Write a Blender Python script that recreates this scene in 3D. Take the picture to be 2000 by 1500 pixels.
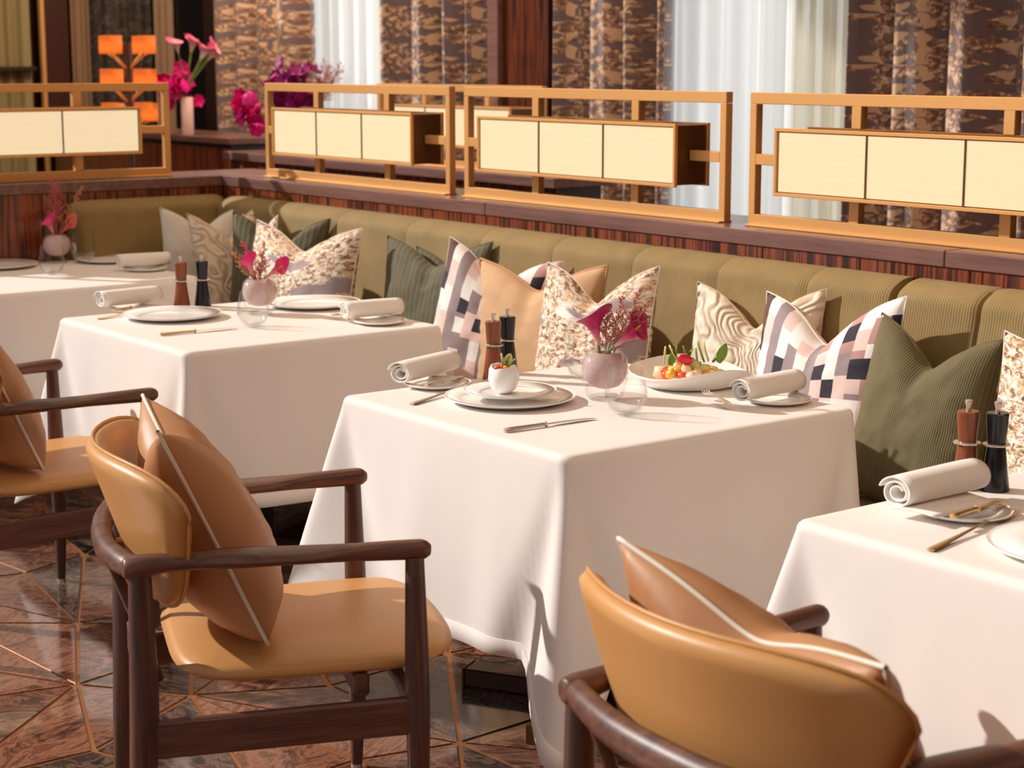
import bpy, bmesh, math, random
from mathutils import Vector, Matrix, noise
random.seed(7)
C = bpy.context.scene.collection
SC = bpy.context.scene
PI = math.pi
for _o in list(bpy.data.objects): bpy.data.objects.remove(_o)

# ------------------------------------------------------------------ camera, world, sun, exposure
FPX = 3510.4
cd = bpy.data.cameras.new('camera'); cam = bpy.data.objects.new('camera', cd); C.objects.link(cam)
cd.sensor_width = 36.0; cd.lens = FPX / 2000 * 36.0
cd.shift_x = (1000 - 1019.25) / 2000; cd.shift_y = (727.57 - 750) / 2000
_y, _p = math.radians(-52.519), math.radians(9.8415)
_f = Vector((math.sin(_y) * math.cos(_p), math.cos(_y) * math.cos(_p), -math.sin(_p)))
_r = Vector((math.cos(_y), -math.sin(_y), 0)); _u = _r.cross(_f)
cam.matrix_world = Matrix(((_r.x, _u.x, -_f.x, 0), (_r.y, _u.y, -_f.y, 0), (_r.z, _u.z, -_f.z, 1.5564), (0, 0, 0, 1)))
cd.dof.use_dof = True; cd.dof.focus_distance = 4.0; cd.dof.aperture_fstop = 6.0
cd.clip_end = 200
SC.camera = cam

SC.view_settings.view_transform = 'Standard'; SC.view_settings.look = 'None'
SC.view_settings.gamma = 1.0; SC.view_settings.use_curve_mapping = False
SC.view_settings.exposure = -0.1
try:
    SC.cycles.use_denoising = True; SC.cycles.max_bounces = 7; SC.cycles.diffuse_bounces = 4
    SC.cycles.glossy_bounces = 4; SC.cycles.transparent_max_bounces = 16; SC.cycles.sample_clamp_indirect = 6
    SC.cycles.caustics_reflective = False; SC.cycles.caustics_refractive = False
except Exception:
    pass

w = bpy.data.worlds.new('world'); SC.world = w; w.use_nodes = True
bg = w.node_tree.nodes['Background']; bg.inputs[0].default_value = (1.0, 0.96, 0.93, 1); bg.inputs[1].default_value = 0.55

sd = bpy.data.lights.new('sun', 'SUN'); so = bpy.data.objects.new('sun', sd); C.objects.link(so)
sd.energy = 4.4; sd.color = (1.0, 0.94, 0.88); sd.angle = math.radians(0.9)
so.rotation_euler = Vector((0.84, 0.55, -0.56)).to_track_quat('-Z', 'Y').to_euler()
so.location = (-6, -6, 6)

def area_lamp(loc, size, power, col, rot=(0, 0, 0)):
    l = bpy.data.lights.new('fill_light', 'AREA'); o = bpy.data.objects.new('fill_light', l); C.objects.link(o)
    l.shape = 'RECTANGLE'; l.size, l.size_y = size; l.energy = power; l.color = col; o.location = loc; o.rotation_euler = rot
    return o
area_lamp((-1.2, 3.2, 4.4), (2.5, 2.5), 42, (1.0, 0.62, 0.38), (0, math.radians(40), 0))  # added warm fill lamps, unseen, not fixtures of the room
area_lamp((-5.5, 4.2, 5.2), (3.0, 2.0), 50, (1.0, 0.66, 0.40))  # added overhead warm fill
area_lamp((-8.2, 4.9, 4.0), (4.0, 0.6), 55, (1.0, 0.74, 0.50), (math.radians(25), 0, 0))  # fill added to brighten the background curtains
area_lamp((-10.3, 5.2, 3.3), (1.2, 1.0), 60, (1.0, 0.74, 0.48), (0, math.radians(52), 0))  # fill added to brighten the left wall, tipped towards it
# daylight arriving at the two tall windows from outside
for _x in (-9.45, -5.85):
    _d = area_lamp((_x, 7.6, 1.9), (3.4, 3.6), 55, (0.90, 0.96, 1.0), (math.radians(-90), 0, 0)); _d.name = 'window_daylight'

# ------------------------------------------------------------------ helpers
def link(name, bm, m, parent=None, smooth=True):
    me = bpy.data.meshes.new(name)
    bm.to_mesh(me); bm.free()
    if smooth:
        for p in me.polygons: p.use_smooth = True
    ms = m if isinstance(m, (list, tuple)) else [m]
    for x in ms: me.materials.append(x)
    o = bpy.data.objects.new(name, me); C.objects.link(o)
    if parent is not None: o.parent = parent
    return o

def tag(o, label, cat, group=None):
    o['label'] = label; o['category'] = cat
    if group: o['group'] = group
    return o

def struct(o, label=None):
    o['kind'] = 'structure'
    if label: o['label'] = label
    return o

def thing(name, label, cat, loc=(0, 0, 0), rz=0, group=None):
    o = bpy.data.objects.new(name, None); C.objects.link(o)
    o.location = loc; o.rotation_euler = (0, 0, rz); o.empty_display_size = 0.05
    return tag(o, label, cat, group)

def dup(root, loc=None, rz=None, label=None, mat=None):
    r = root.copy(); C.objects.link(r)
    if mat is not None: r.matrix_basis = mat
    if loc is not None: r.location = loc
    if rz is not None: r.rotation_euler = (0, 0, rz)
    if label: r['label'] = label
    for ch in list(root.children):
        c = ch.copy(); C.objects.link(c); c.parent = r
        for g in list(ch.children):
            d = g.copy(); C.objects.link(d); d.parent = c
    return r

def sharp(o, ang=35):
    me = o.data
    try: me.set_sharp_from_angle(angle=math.radians(ang))
    except Exception: pass
    return o

def add_box(bm, c, s, bev=0.0, mi=0, rz=0.0, seg=1):
    r = bmesh.ops.create_cube(bm, size=1.0)
    vs = r['verts']
    bmesh.ops.scale(bm, vec=s, verts=vs)
    if bev > 0:
        es = list({e for v in vs for e in v.link_edges})
        rr = bmesh.ops.bevel(bm, geom=es, offset=bev, segments=seg, affect='EDGES', profile=0.5)
        vs = list({v for f in rr['faces'] for v in f.verts} | {v for v in vs if v.is_valid})
        vs = [v for v in vs if v.is_valid]
        # whole island
        seen = set(vs); st = list(vs)
        while st:
            v = st.pop()
            for e in v.link_edges:
                o = e.other_vert(v)
                if o not in seen: seen.add(o); st.append(o)
        vs = list(seen)
    if rz: bmesh.ops.rotate(bm, cent=(0, 0, 0), matrix=Matrix.Rotation(rz, 3, 'Z'), verts=vs)
    bmesh.ops.translate(bm, vec=c, verts=vs)
    if mi:
        for f in {f for v in vs for f in v.link_faces}: f.material_index = mi
    return vs

def box(name, c, s, m, parent=None, bev=0.003, rz=0.0):
    bm = bmesh.new(); add_box(bm, c, s, bev, 0, rz)
    return link(name, bm, m, parent, smooth=False)

def add_tube(bm, pts, rad, seg=10, cap=True, flat=None, upv=Vector((0, 0, 1)), mi=0):
    """sweep; rad per point: float or (side, up)"""
    pts = [Vector(p) for p in pts]; n = len(pts)
    if not isinstance(rad, (list, tuple)): rad = [rad] * n
    rings = []
    for i, p in enumerate(pts):
        t = (pts[min(i + 1, n - 1)] - pts[max(i - 1, 0)]).normalized()
        a = upv
        if abs(t.dot(a)) > 0.95: a = Vector((0, 1, 0)) if abs(t.y) < 0.9 else Vector((1, 0, 0))
        sx = t.cross(a).normalized(); sy = sx.cross(t).normalized()
        r = rad[i]; rx, ry = (r if isinstance(r, (list, tuple)) else (r, r))
        rings.append([bm.verts.new(p + sx * rx * math.cos(2 * PI * k / seg) + sy * ry * math.sin(2 * PI * k / seg)) for k in range(seg)])
    fs = []
    for a, b in zip(rings, rings[1:]):
        for k in range(seg):
            fs.append(bm.faces.new((a[k], a[(k + 1) % seg], b[(k + 1) % seg], b[k])))
    if cap:
        fs.append(bm.faces.new(rings[0][::-1])); fs.append(bm.faces.new(rings[-1]))
    if mi:
        for f in fs: f.material_index = mi
    return rings

def tube(name, pts, rad, m, parent=None, seg=10, **k):
    bm = bmesh.new(); add_tube(bm, pts, rad, seg, **k)
    bmesh.ops.recalc_face_normals(bm, faces=bm.faces)
    return sharp(link(name, bm, m, parent), 50)

def curve_pts(ctrl, n=24):
    """Catmull-Rom through control points (vectors of any length)"""
    P = [ctrl[0]] + list(ctrl) + [ctrl[-1]]; out = []
    m = len(ctrl) - 1
    for i in range(n + 1):
        x = i / n * m; k = min(int(x), m - 1); t = x - k
        p0, p1, p2, p3 = P[k], P[k + 1], P[k + 2], P[k + 3]
        out.append(tuple(0.5 * (2 * b + (c - a) * t + (2 * a - 5 * b + 4 * c - d) * t * t + (3 * b - a - 3 * c + d) * t ** 3) for a, b, c, d in zip(p0, p1, p2, p3)))
    return out

def add_lathe(bm, prof, seg=32, c=(0, 0, 0), mi=0, wav=None):
    rings = []; c = Vector(c)
    for r, z in prof:
        if r < 1e-6: rings.append([bm.verts.new(c + Vector((0, 0, z)))])
        else:
            rings.append([bm.verts.new(c + Vector((r * math.cos(2 * PI * k / seg), r * math.sin(2 * PI * k / seg), z + (wav(r, z, 2 * PI * k / seg) if wav else 0)))) for k in range(seg)])
    fs = []
    for a, b in zip(rings, rings[1:]):
        if len(a) == 1 and len(b) == 1: continue
        for k in range(seg):
            k2 = (k + 1) % seg
            if len(a) == 1: fs.append(bm.faces.new((a[0], b[k2], b[k])))
            elif len(b) == 1: fs.append(bm.faces.new((a[k], a[k2], b[0])))
            else: fs.append(bm.faces.new((a[k], a[k2], b[k2], b[k])))
    for f in fs: f.material_index = mi

def lathe(name, prof, m, parent=None, seg=32, c=(0, 0, 0), ang=40, wav=None):
    bm = bmesh.new(); add_lathe(bm, prof, seg, c, 0, wav)
    bmesh.ops.recalc_face_normals(bm, faces=bm.faces)
    return sharp(link(name, bm, m, parent), ang)

def add_grid(bm, fn, nu, nv, closed_u=False, uvfn=None):
    vs = [[bm.verts.new(fn(i / nu, j / nv)) for i in range(nu if closed_u else nu + 1)] for j in range(nv + 1)]
    lay = bm.loops.layers.uv.verify() if uvfn else None
    m = nu
    for j in range(nv):
        for i in range(m):
            i2 = (i + 1) % nu if closed_u else i + 1
            f = bm.faces.new((vs[j][i], vs[j][i2], vs[j + 1][i2], vs[j + 1][i]))
            if lay:
                for l, (a, b) in zip(f.loops, ((i, j), (i + 1, j), (i + 1, j + 1), (i, j + 1))):
                    l[lay].uv = uvfn(a / nu, b / nv)
    return vs

# ------------------------------------------------------------------ materials
def srgb(r, g, b):
    f = lambda c: (c / 255 / 12.92) if c / 255 <= 0.04045 else ((c / 255 + 0.055) / 1.055) ** 2.4
    return (f(r), f(g), f(b), 1)

class N:
    def __init__(s, name):
        s.m = bpy.data.materials.new(name); s.m.use_nodes = True; s.t = s.m.node_tree
        s.b = s.t.nodes['Principled BSDF']; s.out = s.t.nodes['Material Output']
    def n(s, typ, **kw):
        x = s.t.nodes.new(typ)
        for k, v in kw.items():
            if k in x.inputs.keys() if hasattr(x.inputs, 'keys') else False: x.inputs[k].default_value = v
            else: setattr(x, k, v)
        return x
    def l(s, a, b): s.t.links.new(a, b)
    def set(s, **kw):
        for k, v in kw.items(): s.b.inputs[k].default_value = v
        return s
    def ramp(s, fac, stops, interp='LINEAR'):
        r = s.n('ShaderNodeValToRGB'); cr = r.color_ramp; cr.interpolation = interp
        while len(cr.elements) < len(stops): cr.elements.new(0.5)
        for e, (p, c) in zip(cr.elements, stops): e.position = p; e.color = c if len(c) == 4 else (*c, 1)
        s.l(fac, r.inputs[0]); return r.outputs[0]
    def co(s, kind='Object'):
        return s.n('ShaderNodeTexCoord').outputs[kind]
    def mapp(s, vec, scale=(1, 1, 1), loc=(0, 0, 0), rot=(0, 0, 0)):
        m = s.n('ShaderNodeMapping'); m.inputs['Scale'].default_value = scale; m.inputs['Location'].default_value = loc; m.inputs['Rotation'].default_value = rot
        s.l(vec, m.inputs[0]); return m.outputs[0]
    def noise(s, vec, scale=5, detail=3, rough=0.5, dist=0.0):
        x = s.n('ShaderNodeTexNoise'); x.inputs['Scale'].default_value = scale; x.inputs['Detail'].default_value = detail
        x.inputs['Roughness'].default_value = rough; x.inputs['Distortion'].default_value = dist
        s.l(vec, x.inputs['Vector']); return x.outputs['Fac']
    def wave(s, vec, scale=5, dist=0, dscale=1, direction='X', detail=0):
        x = s.n('ShaderNodeTexWave'); x.bands_direction = direction; x.inputs['Scale'].default_value = scale
        x.inputs['Distortion'].default_value = dist; x.inputs['Detail Scale'].default_value = dscale; x.inputs['Detail'].default_value = detail
        s.l(vec, x.inputs['Vector']); return x.outputs['Fac']
    def math(s, op, a, b=0.0):
        x = s.n('ShaderNodeMath'); x.operation = op
        for i, v in ((0, a), (1, b)):
            if isinstance(v, (int, float)): x.inputs[i].default_value = v
            else: s.l(v, x.inputs[i])
        return x.outputs[0]
    def mix(s, fac, a, b):
        x = s.n('ShaderNodeMix'); x.data_type = 'RGBA'
        for i, v in ((0, fac), (6, a), (7, b)):
            if isinstance(v, (int, float)): x.inputs[i].default_value = v
            elif isinstance(v, tuple): x.inputs[i].default_value = v
            else: s.l(v, x.inputs[i])
        return x.outputs[2]
    def bump(s, h, strength=0.3, dist=0.01):
        b = s.n('ShaderNodeBump'); b.inputs['Strength'].default_value = strength; b.inputs['Distance'].default_value = dist
        s.l(h, b.inputs['Height']); s.l(b.outputs[0], s.b.inputs['Normal'])
    def col(s, sock):
        s.l(sock, s.b.inputs['Base Color'])
    def xyz(s, vec):
        x = s.n('ShaderNodeSeparateXYZ'); s.l(vec, x.inputs[0]); return x.outputs
    def comb(s, a, b, c=0.0):
        x = s.n('ShaderNodeCombineXYZ')
        for i, v in enumerate((a, b, c)):
            if isinstance(v, (int, float)): x.inputs[i].default_value = v
            else: s.l(v, x.inputs[i])
        return x.outputs[0]

def plain(name, c, rough=0.5, metal=0.0, **kw):
    k = N(name); k.set(**{'Base Color': c, 'Roughness': rough, 'Metallic': metal}); k.set(**kw)
    n = k.noise(k.co(), 14, 2)
    k.col(k.mix(n, tuple(x * 0.94 for x in c[:3]) + (1,), tuple(min(1, x * 1.05) for x in c[:3]) + (1,)))
    return k.m

def m_cloth(name, c):
    k = N(name); k.set(**{'Roughness': 0.85})
    k.b.inputs['Sheen Weight'].default_value = 0.1
    o = k.co()
    a = k.wave(k.mapp(o, (1, 1, 1)), 260, 0, 1, 'X'); b = k.wave(o, 260, 0, 1, 'Z'); d = k.wave(o, 260, 0, 1, 'Y')
    h = k.math('ADD', k.math('ADD', a, b), d)
    n = k.noise(o, 3, 3)
    k.bump(k.math('ADD', k.math('MULTIPLY', h, 0.02), k.math('MULTIPLY', n, 2.0)), 0.25, 0.004)
    k.col(k.mix(k.noise(o, 5, 2), tuple(x * 0.97 for x in c[:3]) + (1,), c))
    return k.m

def m_cord(name, c1, c2, scale=62, axis=0, rough=0.8):
    k = N(name); k.set(**{'Roughness': rough}); k.b.inputs['Sheen Weight'].default_value = 0.15
    k.b.inputs['Sheen Tint'].default_value = (1, 0.85, 0.6, 1)
    o = k.co('UV'); x = k.xyz(o)[axis]
    s = k.math('SINE', k.math('MULTIPLY', x, scale * 2 * PI))
    s = k.math('ADD', k.math('MULTIPLY', s, 0.5), 0.5)
    n = k.noise(k.co(), 9, 4, 0.6)
    k.col(k.mix(k.math('ADD', k.math('MULTIPLY', n, 0.7), k.math('MULTIPLY', s, 0.3)), c1, c2))
    k.bump(s, 0.35, 0.0025)
    return k.m

def m_wood(name, c1, c2, axis='Z', scale=1.0, rough=0.4, coat=0.0):
    k = N(name); k.set(**{'Roughness': rough}); k.b.inputs['Coat Weight'].default_value = coat
    sc = {'Z': (14, 14, 0.8), 'X': (0.8, 14, 14), 'Y': (14, 0.8, 14)}[axis]
    o = k.mapp(k.co(), tuple(q * scale for q in sc))
    n = k.noise(o, 2.2, 5, 0.6, 0.6); n2 = k.noise(o, 9, 3, 0.6)
    f = k.math('ADD', k.math('MULTIPLY', n, 0.75), k.math('MULTIPLY', n2, 0.25))
    k.col(k.ramp(f, [(0.3, c1), (0.5, tuple((a + b) / 2 for a, b in zip(c1, c2))), (0.68, c2)]))
    k.bump(n2, 0.08, 0.002)
    return k.m

def m_rose(name, q=1.0):
    k = N(name); k.set(**{'Roughness': 0.28}); k.b.inputs['Coat Weight'].default_value = 0.3
    o = k.mapp(k.co(), (26, 26, 0.9))
    n = k.noise(o, 1.3, 4, 0.55, 0.3)
    k.col(k.ramp(n, [(p_, tuple(c_ * q for c_ in r_[:3])) for p_, r_ in [(0.30, srgb(30, 14, 12)), (0.42, srgb(74, 28, 18)), (0.5, srgb(148, 72, 36)), (0.58, srgb(96, 44, 26)), (0.68, srgb(44, 20, 17))]]))
    return k.m

def m_geo(name):
    k = N(name); k.set(**{'Roughness': 0.8})
    uv = k.xyz(k.co('UV'))
    x = k.math('MULTIPLY', uv[0], 12.0); xi = k.math('FLOOR', x)
    wn = k.n('ShaderNodeTexWhiteNoise', noise_dimensions='1D'); k.l(xi, wn.inputs['W'])
    y = k.math('ADD', k.math('MULTIPLY', uv[1], k.math('ADD', 5.0, k.math('MULTIPLY', wn.outputs['Value'], 5.0))), k.math('MULTIPLY', wn.outputs['Value'], 13.0))
    yi = k.math('FLOOR', y); yf = k.math('FRACT', y)
    w2 = k.n('ShaderNodeTexWhiteNoise', noise_dimensions='2D'); k.l(k.comb(xi, yi), w2.inputs['Vector'])
    w3 = k.n('ShaderNodeTexWhiteNoise', noise_dimensions='2D'); k.l(k.comb(k.math('FLOOR', k.math('MULTIPLY', x, 0.5)), k.math('FLOOR', k.math('MULTIPLY', uv[1], 9.0))), w3.inputs['Vector'])
    wh, pk, li, nv, br, ro = srgb(246, 240, 235), srgb(236, 206, 198), srgb(156, 138, 140), srgb(44, 36, 50), srgb(98, 66, 62), srgb(190, 144, 138)
    base = k.ramp(w2.outputs['Value'], [(0, wh), (0.34, pk), (0.64, ro), (0.74, li), (0.86, wh)], 'CONSTANT')
    blk = k.ramp(w3.outputs['Value'], [(0, nv), (0.42, br), (0.62, ro), (0.75, wh)], 'CONSTANT')
    # short dark blocks only over part of the cells
    w4 = k.n('ShaderNodeTexWhiteNoise', noise_dimensions='2D'); k.l(k.comb(k.math('ADD', xi, 40.0), k.math('FLOOR', k.math('MULTIPLY', uv[1], 9.0))), w4.inputs['Vector'])
    c = k.mix(k.math('GREATER_THAN', w4.outputs['Value'], 0.80), base, blk)
    c = k.mix(k.math('GREATER_THAN', wn.outputs['Value'], 0.86), c, li)
    k.col(c)
    k.bump(k.noise(k.co(), 300, 1), 0.1, 0.001)
    return k.m

def m_wavecut(name):
    k = N(name); k.set(**{'Roughness': 0.85})
    o = k.co('UV')
    d = k.noise(o, 2.6, 2, 0.45)
    x = k.xyz(o)
    ph = k.math('ADD', k.math('MULTIPLY', x[0], 9.0), k.math('ADD', k.math('MULTIPLY', x[1], 3.5), k.math('MULTIPLY', d, 12.0)))
    s = k.math('ADD', k.math('MULTIPLY', k.math('SINE', k.math('MULTIPLY', ph, 8.0)), 0.5), 0.5)
    f = k.noise(o, 60, 3)
    k.col(k.mix(k.math('MULTIPLY', f, 0.35), k.ramp(s, [(0.0, srgb(196, 170, 140)), (0.3, srgb(226, 208, 184)), (1.0, srgb(238, 224, 206))]), srgb(206, 184, 156)))
    k.bump(k.math('ADD', s, k.math('MULTIPLY', f, 0.3)), 0.8, 0.006)
    return k.m

def m_abstract(name, dark=0.0):
    k = N(name); k.set(**{'Roughness': 0.8})
    o = k.co('UV')
    a = k.noise(o, 4.2, 5, 0.6, 0.6); b = k.noise(k.mapp(o, (1, 1.6, 1), (3, 1, 0)), 22, 6, 0.8, 0.6); c = k.noise(k.mapp(o, (0.7, 1.5, 1), (7, 3, 0)), 3.8, 4, 0.65)
    e = k.noise(k.mapp(o, (0.6, 2.0, 1), (2, 9, 0)), 2.6, 1, 0.4)
    base = k.ramp(a, [(0.40, srgb(246, 234, 222)), (0.43, srgb(240, 214, 184)), (0.485, srgb(226, 170, 100)), (0.53, srgb(238, 206, 160)), (0.56, srgb(247, 236, 224))])
    spk = k.ramp(b, [(0.38, srgb(84, 62, 50)), (0.46, srgb(170, 124, 88)), (0.51, srgb(232, 206, 176)), (0.58, srgb(250, 242, 232))])
    m1 = k.mix(k.ramp(c, [(0.36, (0, 0, 0)), (0.46, (1, 1, 1))]), base, spk)
    m2 = k.mix(k.ramp(e, [(0.60, (0, 0, 0)), (0.63, (1, 1, 1))]), m1, srgb(160, 142, 142))
    k.col(m2)
    return k.m

def m_curtain(name, dk=1.0):
    k = N(name); k.set(**{'Roughness': 0.7}); k.b.inputs['Sheen Weight'].default_value = 0.2
    o = k.co('UV')
    v = k.xyz(o)
    # woven pattern that repeats every 0.22 m in height
    rep = k.comb(v[0], k.math('FLOORED_MODULO', v[1], 0.22))
    n = k.noise(k.mapp(rep, (1, 1.1, 1)), 32, 5, 0.75, 0.5)
    base = k.ramp(n, [(0.36, srgb(86, 60, 54)), (0.46, srgb(122, 88, 76)), (0.53, srgb(156, 118, 98)), (0.60, srgb(226, 200, 168))])
    blk = k.noise(k.mapp(rep, (1, 2.4, 1), (3, 0, 0)), 7.5, 0, 0.3)
    slate = k.ramp(blk, [(0.53, (0, 0, 0)), (0.55, (1, 1, 1))])
    c1 = k.mix(slate, base, srgb(112, 94, 96))
    bl2 = k.noise(k.mapp(rep, (1.2, 2.0, 1), (8, 5, 0)), 10.0, 0, 0.3)
    cream = k.ramp(bl2, [(0.62, (0, 0, 0)), (0.64, (1, 1, 1))])
    c2 = k.mix(cream, c1, srgb(204, 168, 138))
    k.col(k.mix(1.0 - dk, c2, (0.004, 0.003, 0.002, 1)))
    return k.m

def m_sheer(name, c):
    k = N(name)
    t = k.n('ShaderNodeBsdfTranslucent'); t.inputs[0].default_value = c
    d = k.n('ShaderNodeBsdfDiffuse'); d.inputs[0].default_value = c
    tr = k.n('ShaderNodeBsdfTransparent')
    m1 = k.n('ShaderNodeMixShader'); m1.inputs[0].default_value = 0.15
    k.l(t.outputs[0], m1.inputs[1]); k.l(d.outputs[0], m1.inputs[2])
    m2 = k.n('ShaderNodeMixShader')
    f = k.math('ADD', k.math('MULTIPLY', k.noise(k.mapp(k.co('UV'), (9, 0.1, 1)), 3, 2), 0.55), 0.10)
    k.l(f, m2.inputs[0]); k.l(m1.outputs[0], m2.inputs[1]); k.l(tr.outputs[0], m2.inputs[2])
    k.l(m2.outputs[0], k.out.inputs[0])
    return k.m

def m_marble(name, stops, seed):
    k = N(name); k.set(**{'Roughness': 0.09}); k.b.inputs['Specular IOR Level'].default_value = 0.6
    g = k.n('ShaderNodeNewGeometry').outputs['Position']
    o = k.mapp(g, (1, 1, 1), (seed * 3.7, seed * 1.9, 0), (0, 0, seed))
    n = k.noise(k.mapp(o, (1.0, 2.0, 1)), 5.0, 8, 0.72, 1.6)
    k.col(k.ramp(n, stops))
    return k.m

def m_glass(name, tint=(1, 1, 1, 1), milky=0.0, mc=(1, 1, 1, 1)):
    k = N(name)
    tr = k.n('ShaderNodeBsdfTransparent'); tr.inputs[0].default_value = tint
    gl = k.n('ShaderNodeBsdfGlossy'); gl.inputs['Roughness'].default_value = 0.02
    lw = k.n('ShaderNodeLayerWeight'); lw.inputs[0].default_value = 0.28
    m = k.n('ShaderNodeMixShader'); k.l(k.math('MULTIPLY', k.math('POWER', lw.outputs['Facing'], 1.6), 0.6), m.inputs[0]); k.l(tr.outputs[0], m.inputs[1]); k.l(gl.outputs[0], m.inputs[2])
    s = m
    if milky:
        d = k.n('ShaderNodeBsdfPrincipled'); d.inputs['Base Color'].default_value = mc; d.inputs['Roughness'].default_value = 0.08
        s = k.n('ShaderNodeMixShader'); s.inputs[0].default_value = milky; k.l(m.outputs[0], s.inputs[1]); k.l(d.outputs[0], s.inputs[2])
    k.l(s.outputs[0], k.out.inputs[0])
    return k.m

def m_emit(name, c, strength, base, tex=True):
    k = N(name); k.set(**{'Base Color': base, 'Roughness': 0.5})
    n = k.noise(k.mapp(k.co('Generated'), (1.2, 1, 4)), 2.5, 3, 0.5)
    cc = k.mix(n, tuple(x * 0.9 for x in c[:3]) + (1,), c)
    k.l(cc, k.b.inputs['Emission Color']); k.b.inputs['Emission Strength'].default_value = strength
    return k.m

def m_grad(name, stops, axis=2, rough=0.45):
    k = N(name); k.set(**{'Roughness': rough})
    z = k.xyz(k.co('Generated'))[axis]
    k.col(k.ramp(z, stops)); k.b.inputs['Subsurface Weight'].default_value = 0.0
    return k.m

def m_leather(name, c):
    k = N(name); k.set(**{'Roughness': 0.42})
    o = k.co(); v = k.noise(o, 160, 2); n = k.noise(o, 6, 3)
    k.col(k.mix(n, tuple(x * 0.9 for x in c[:3]) + (1,), c)); k.bump(v, 0.05, 0.001)
    return k.m

M = {}
M['cloth'] = m_cloth('white_linen', srgb(246, 238, 231))
M['napkin'] = m_cloth('napkin_linen', srgb(250, 244, 236))
M['bench'] = m_cord('olive_corduroy', srgb(112, 92, 50), srgb(166, 137, 82), 60)
M['bench_seat'] = m_cord('ochre_seat', srgb(120, 92, 38), srgb(150, 118, 56), 40)
M['green'] = m_cord('dark_green_corduroy', srgb(80, 72, 44), srgb(118, 106, 68), 84)
M['greenvelvet'] = m_cord('dark_green_velvet', srgb(70, 66, 44), srgb(104, 96, 66), 20)
M['geo'] = m_geo('geometric_print'); M['wavecut'] = m_wavecut('cut_velvet_waves'); M['abstract'] = m_abstract('abstract_print')
M['tan'] = plain('tan_cotton', srgb(205, 164, 122), 0.8); M['grey'] = plain('pale_grey_cotton', srgb(222, 214, 204), 0.8)
M['brown'] = plain('brown_sateen', srgb(188, 134, 90), 0.5); M['piping'] = plain('cream_piping', srgb(232, 222, 204), 0.7)
M['tanpipe'] = plain('tan_piping', srgb(196, 150, 108), 0.7)
M['leather'] = m_leather('tan_leather', srgb(212, 154, 92))
M['walnut'] = m_wood('walnut', srgb(58, 34, 27), srgb(126, 80, 62), 'Y', 1.6, 0.42)
M['walnutz'] = m_wood('walnut_upright', srgb(54, 32, 26), srgb(110, 70, 55), 'Z', 1.6, 0.42)
M['ledge'] = m_wood('dark_ledge_wood', srgb(96, 66, 62), srgb(140, 100, 90), 'X', 1.0, 0.32)
M['dark'] = m_wood('dark_wood', srgb(30, 18, 15), srgb(58, 34, 26), 'Z', 1.0, 0.4)
M['darkbrown'] = plain('dark_brown_panel', srgb(66, 34, 26), 0.35)
M['rose'] = m_rose('rosewood'); M['rose_dark'] = m_rose('dark_rosewood', 0.45)
k = N('satin_brass'); k.set(**{'Base Color': srgb(232, 172, 104), 'Metallic': 0.42, 'Roughness': 0.42})
k.bump(k.noise(k.mapp(k.co(), (3, 3, 3)), 90, 2), 0.03, 0.001); M['brass'] = k.m
M['brassin'] = plain('floor_brass', srgb(180, 118, 70), 0.35, 0.5)
M['bronze'] = plain('bronze_box', srgb(112, 76, 42), 0.45, 0.6)
M['diffuser'] = m_emit('parchment_diffuser', (1.0, 0.80, 0.50, 1), 0.92, srgb(128, 100, 62))
M['diffuser_far'] = m_emit('parchment_diffuser_warm', (1.0, 0.80, 0.42, 1), 0.85, srgb(120, 108, 80))
k = N('orange_lampshade')
_t = k.n('ShaderNodeBsdfTranslucent'); _t.inputs[0].default_value = (0.55, 0.30, 0.15, 1)
_e = k.n('ShaderNodeEmission'); _e.inputs[0].default_value = (1.0, 0.24, 0.06, 1); _e.inputs[1].default_value = 0.20
_a = k.n('ShaderNodeAddShader'); k.l(_t.outputs[0], _a.inputs[0]); k.l(_e.outputs[0], _a.inputs[1]); k.l(_a.outputs[0], k.out.inputs[0]); M['orange'] = k.m
M['bulb'] = m_emit('lamp_bulb', (1.0, 0.62, 0.26, 1), 24.0, srgb(200, 180, 140))
M['porcelain'] = plain('white_porcelain', srgb(250, 247, 243), 0.16)
M['porc_grey'] = plain('pale_porcelain_rim', srgb(242, 234, 227), 0.3)
M['silver'] = plain('polished_silver', srgb(225, 212, 196), 0.3, 0.75)
M['gold'] = plain('gilded_steel', srgb(232, 192, 135), 0.28, 0.75)
M['millwood'] = m_wood('mill_wood', srgb(104, 50, 28), srgb(156, 84, 48), 'Z', 1.5, 0.3)
M['millblack'] = plain('black_lacquer', srgb(18, 18, 24), 0.22)
M['glass'] = m_glass('clear_glass'); M['water'] = m_glass('water', (0.97, 0.98, 0.97, 1), 0.06, srgb(235, 232, 225))
M['lilac'] = m_glass('lilac_glass', (0.95, 0.82, 0.82, 1), 0.78, srgb(228, 200, 196))
M['curtain'] = m_curtain('woven_curtain'); M['curtain_dark'] = m_curtain('dark_woven_curtain', 0.13); M['sheer'] = m_sheer('white_sheer', (0.97, 0.96, 0.93, 1)); M['sheer_warm'] = m_sheer('ochre_sheer', srgb(200, 194, 176))
M['ochre'] = plain('ochre_cloth', srgb(156, 140, 98), 0.8); M['beige'] = plain('beige_curtain', srgb(150, 120, 94), 0.8)
M['plaster'] = plain('warm_plaster', srgb(150, 120, 96), 0.8)
M['ceil'] = plain('ceiling_paint', srgb(190, 165, 140), 0.8)
M['frame_white'] = plain('window_frame', srgb(200, 200, 196), 0.5)
M['stem'] = plain('green_stem', srgb(120, 140, 60), 0.5)
M['plume'] = plain('dusty_pink_plume', srgb(204, 136, 124), 0.8); M['plume_pink'] = plain('pink_plume', srgb(218, 104, 112), 0.8)
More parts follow.
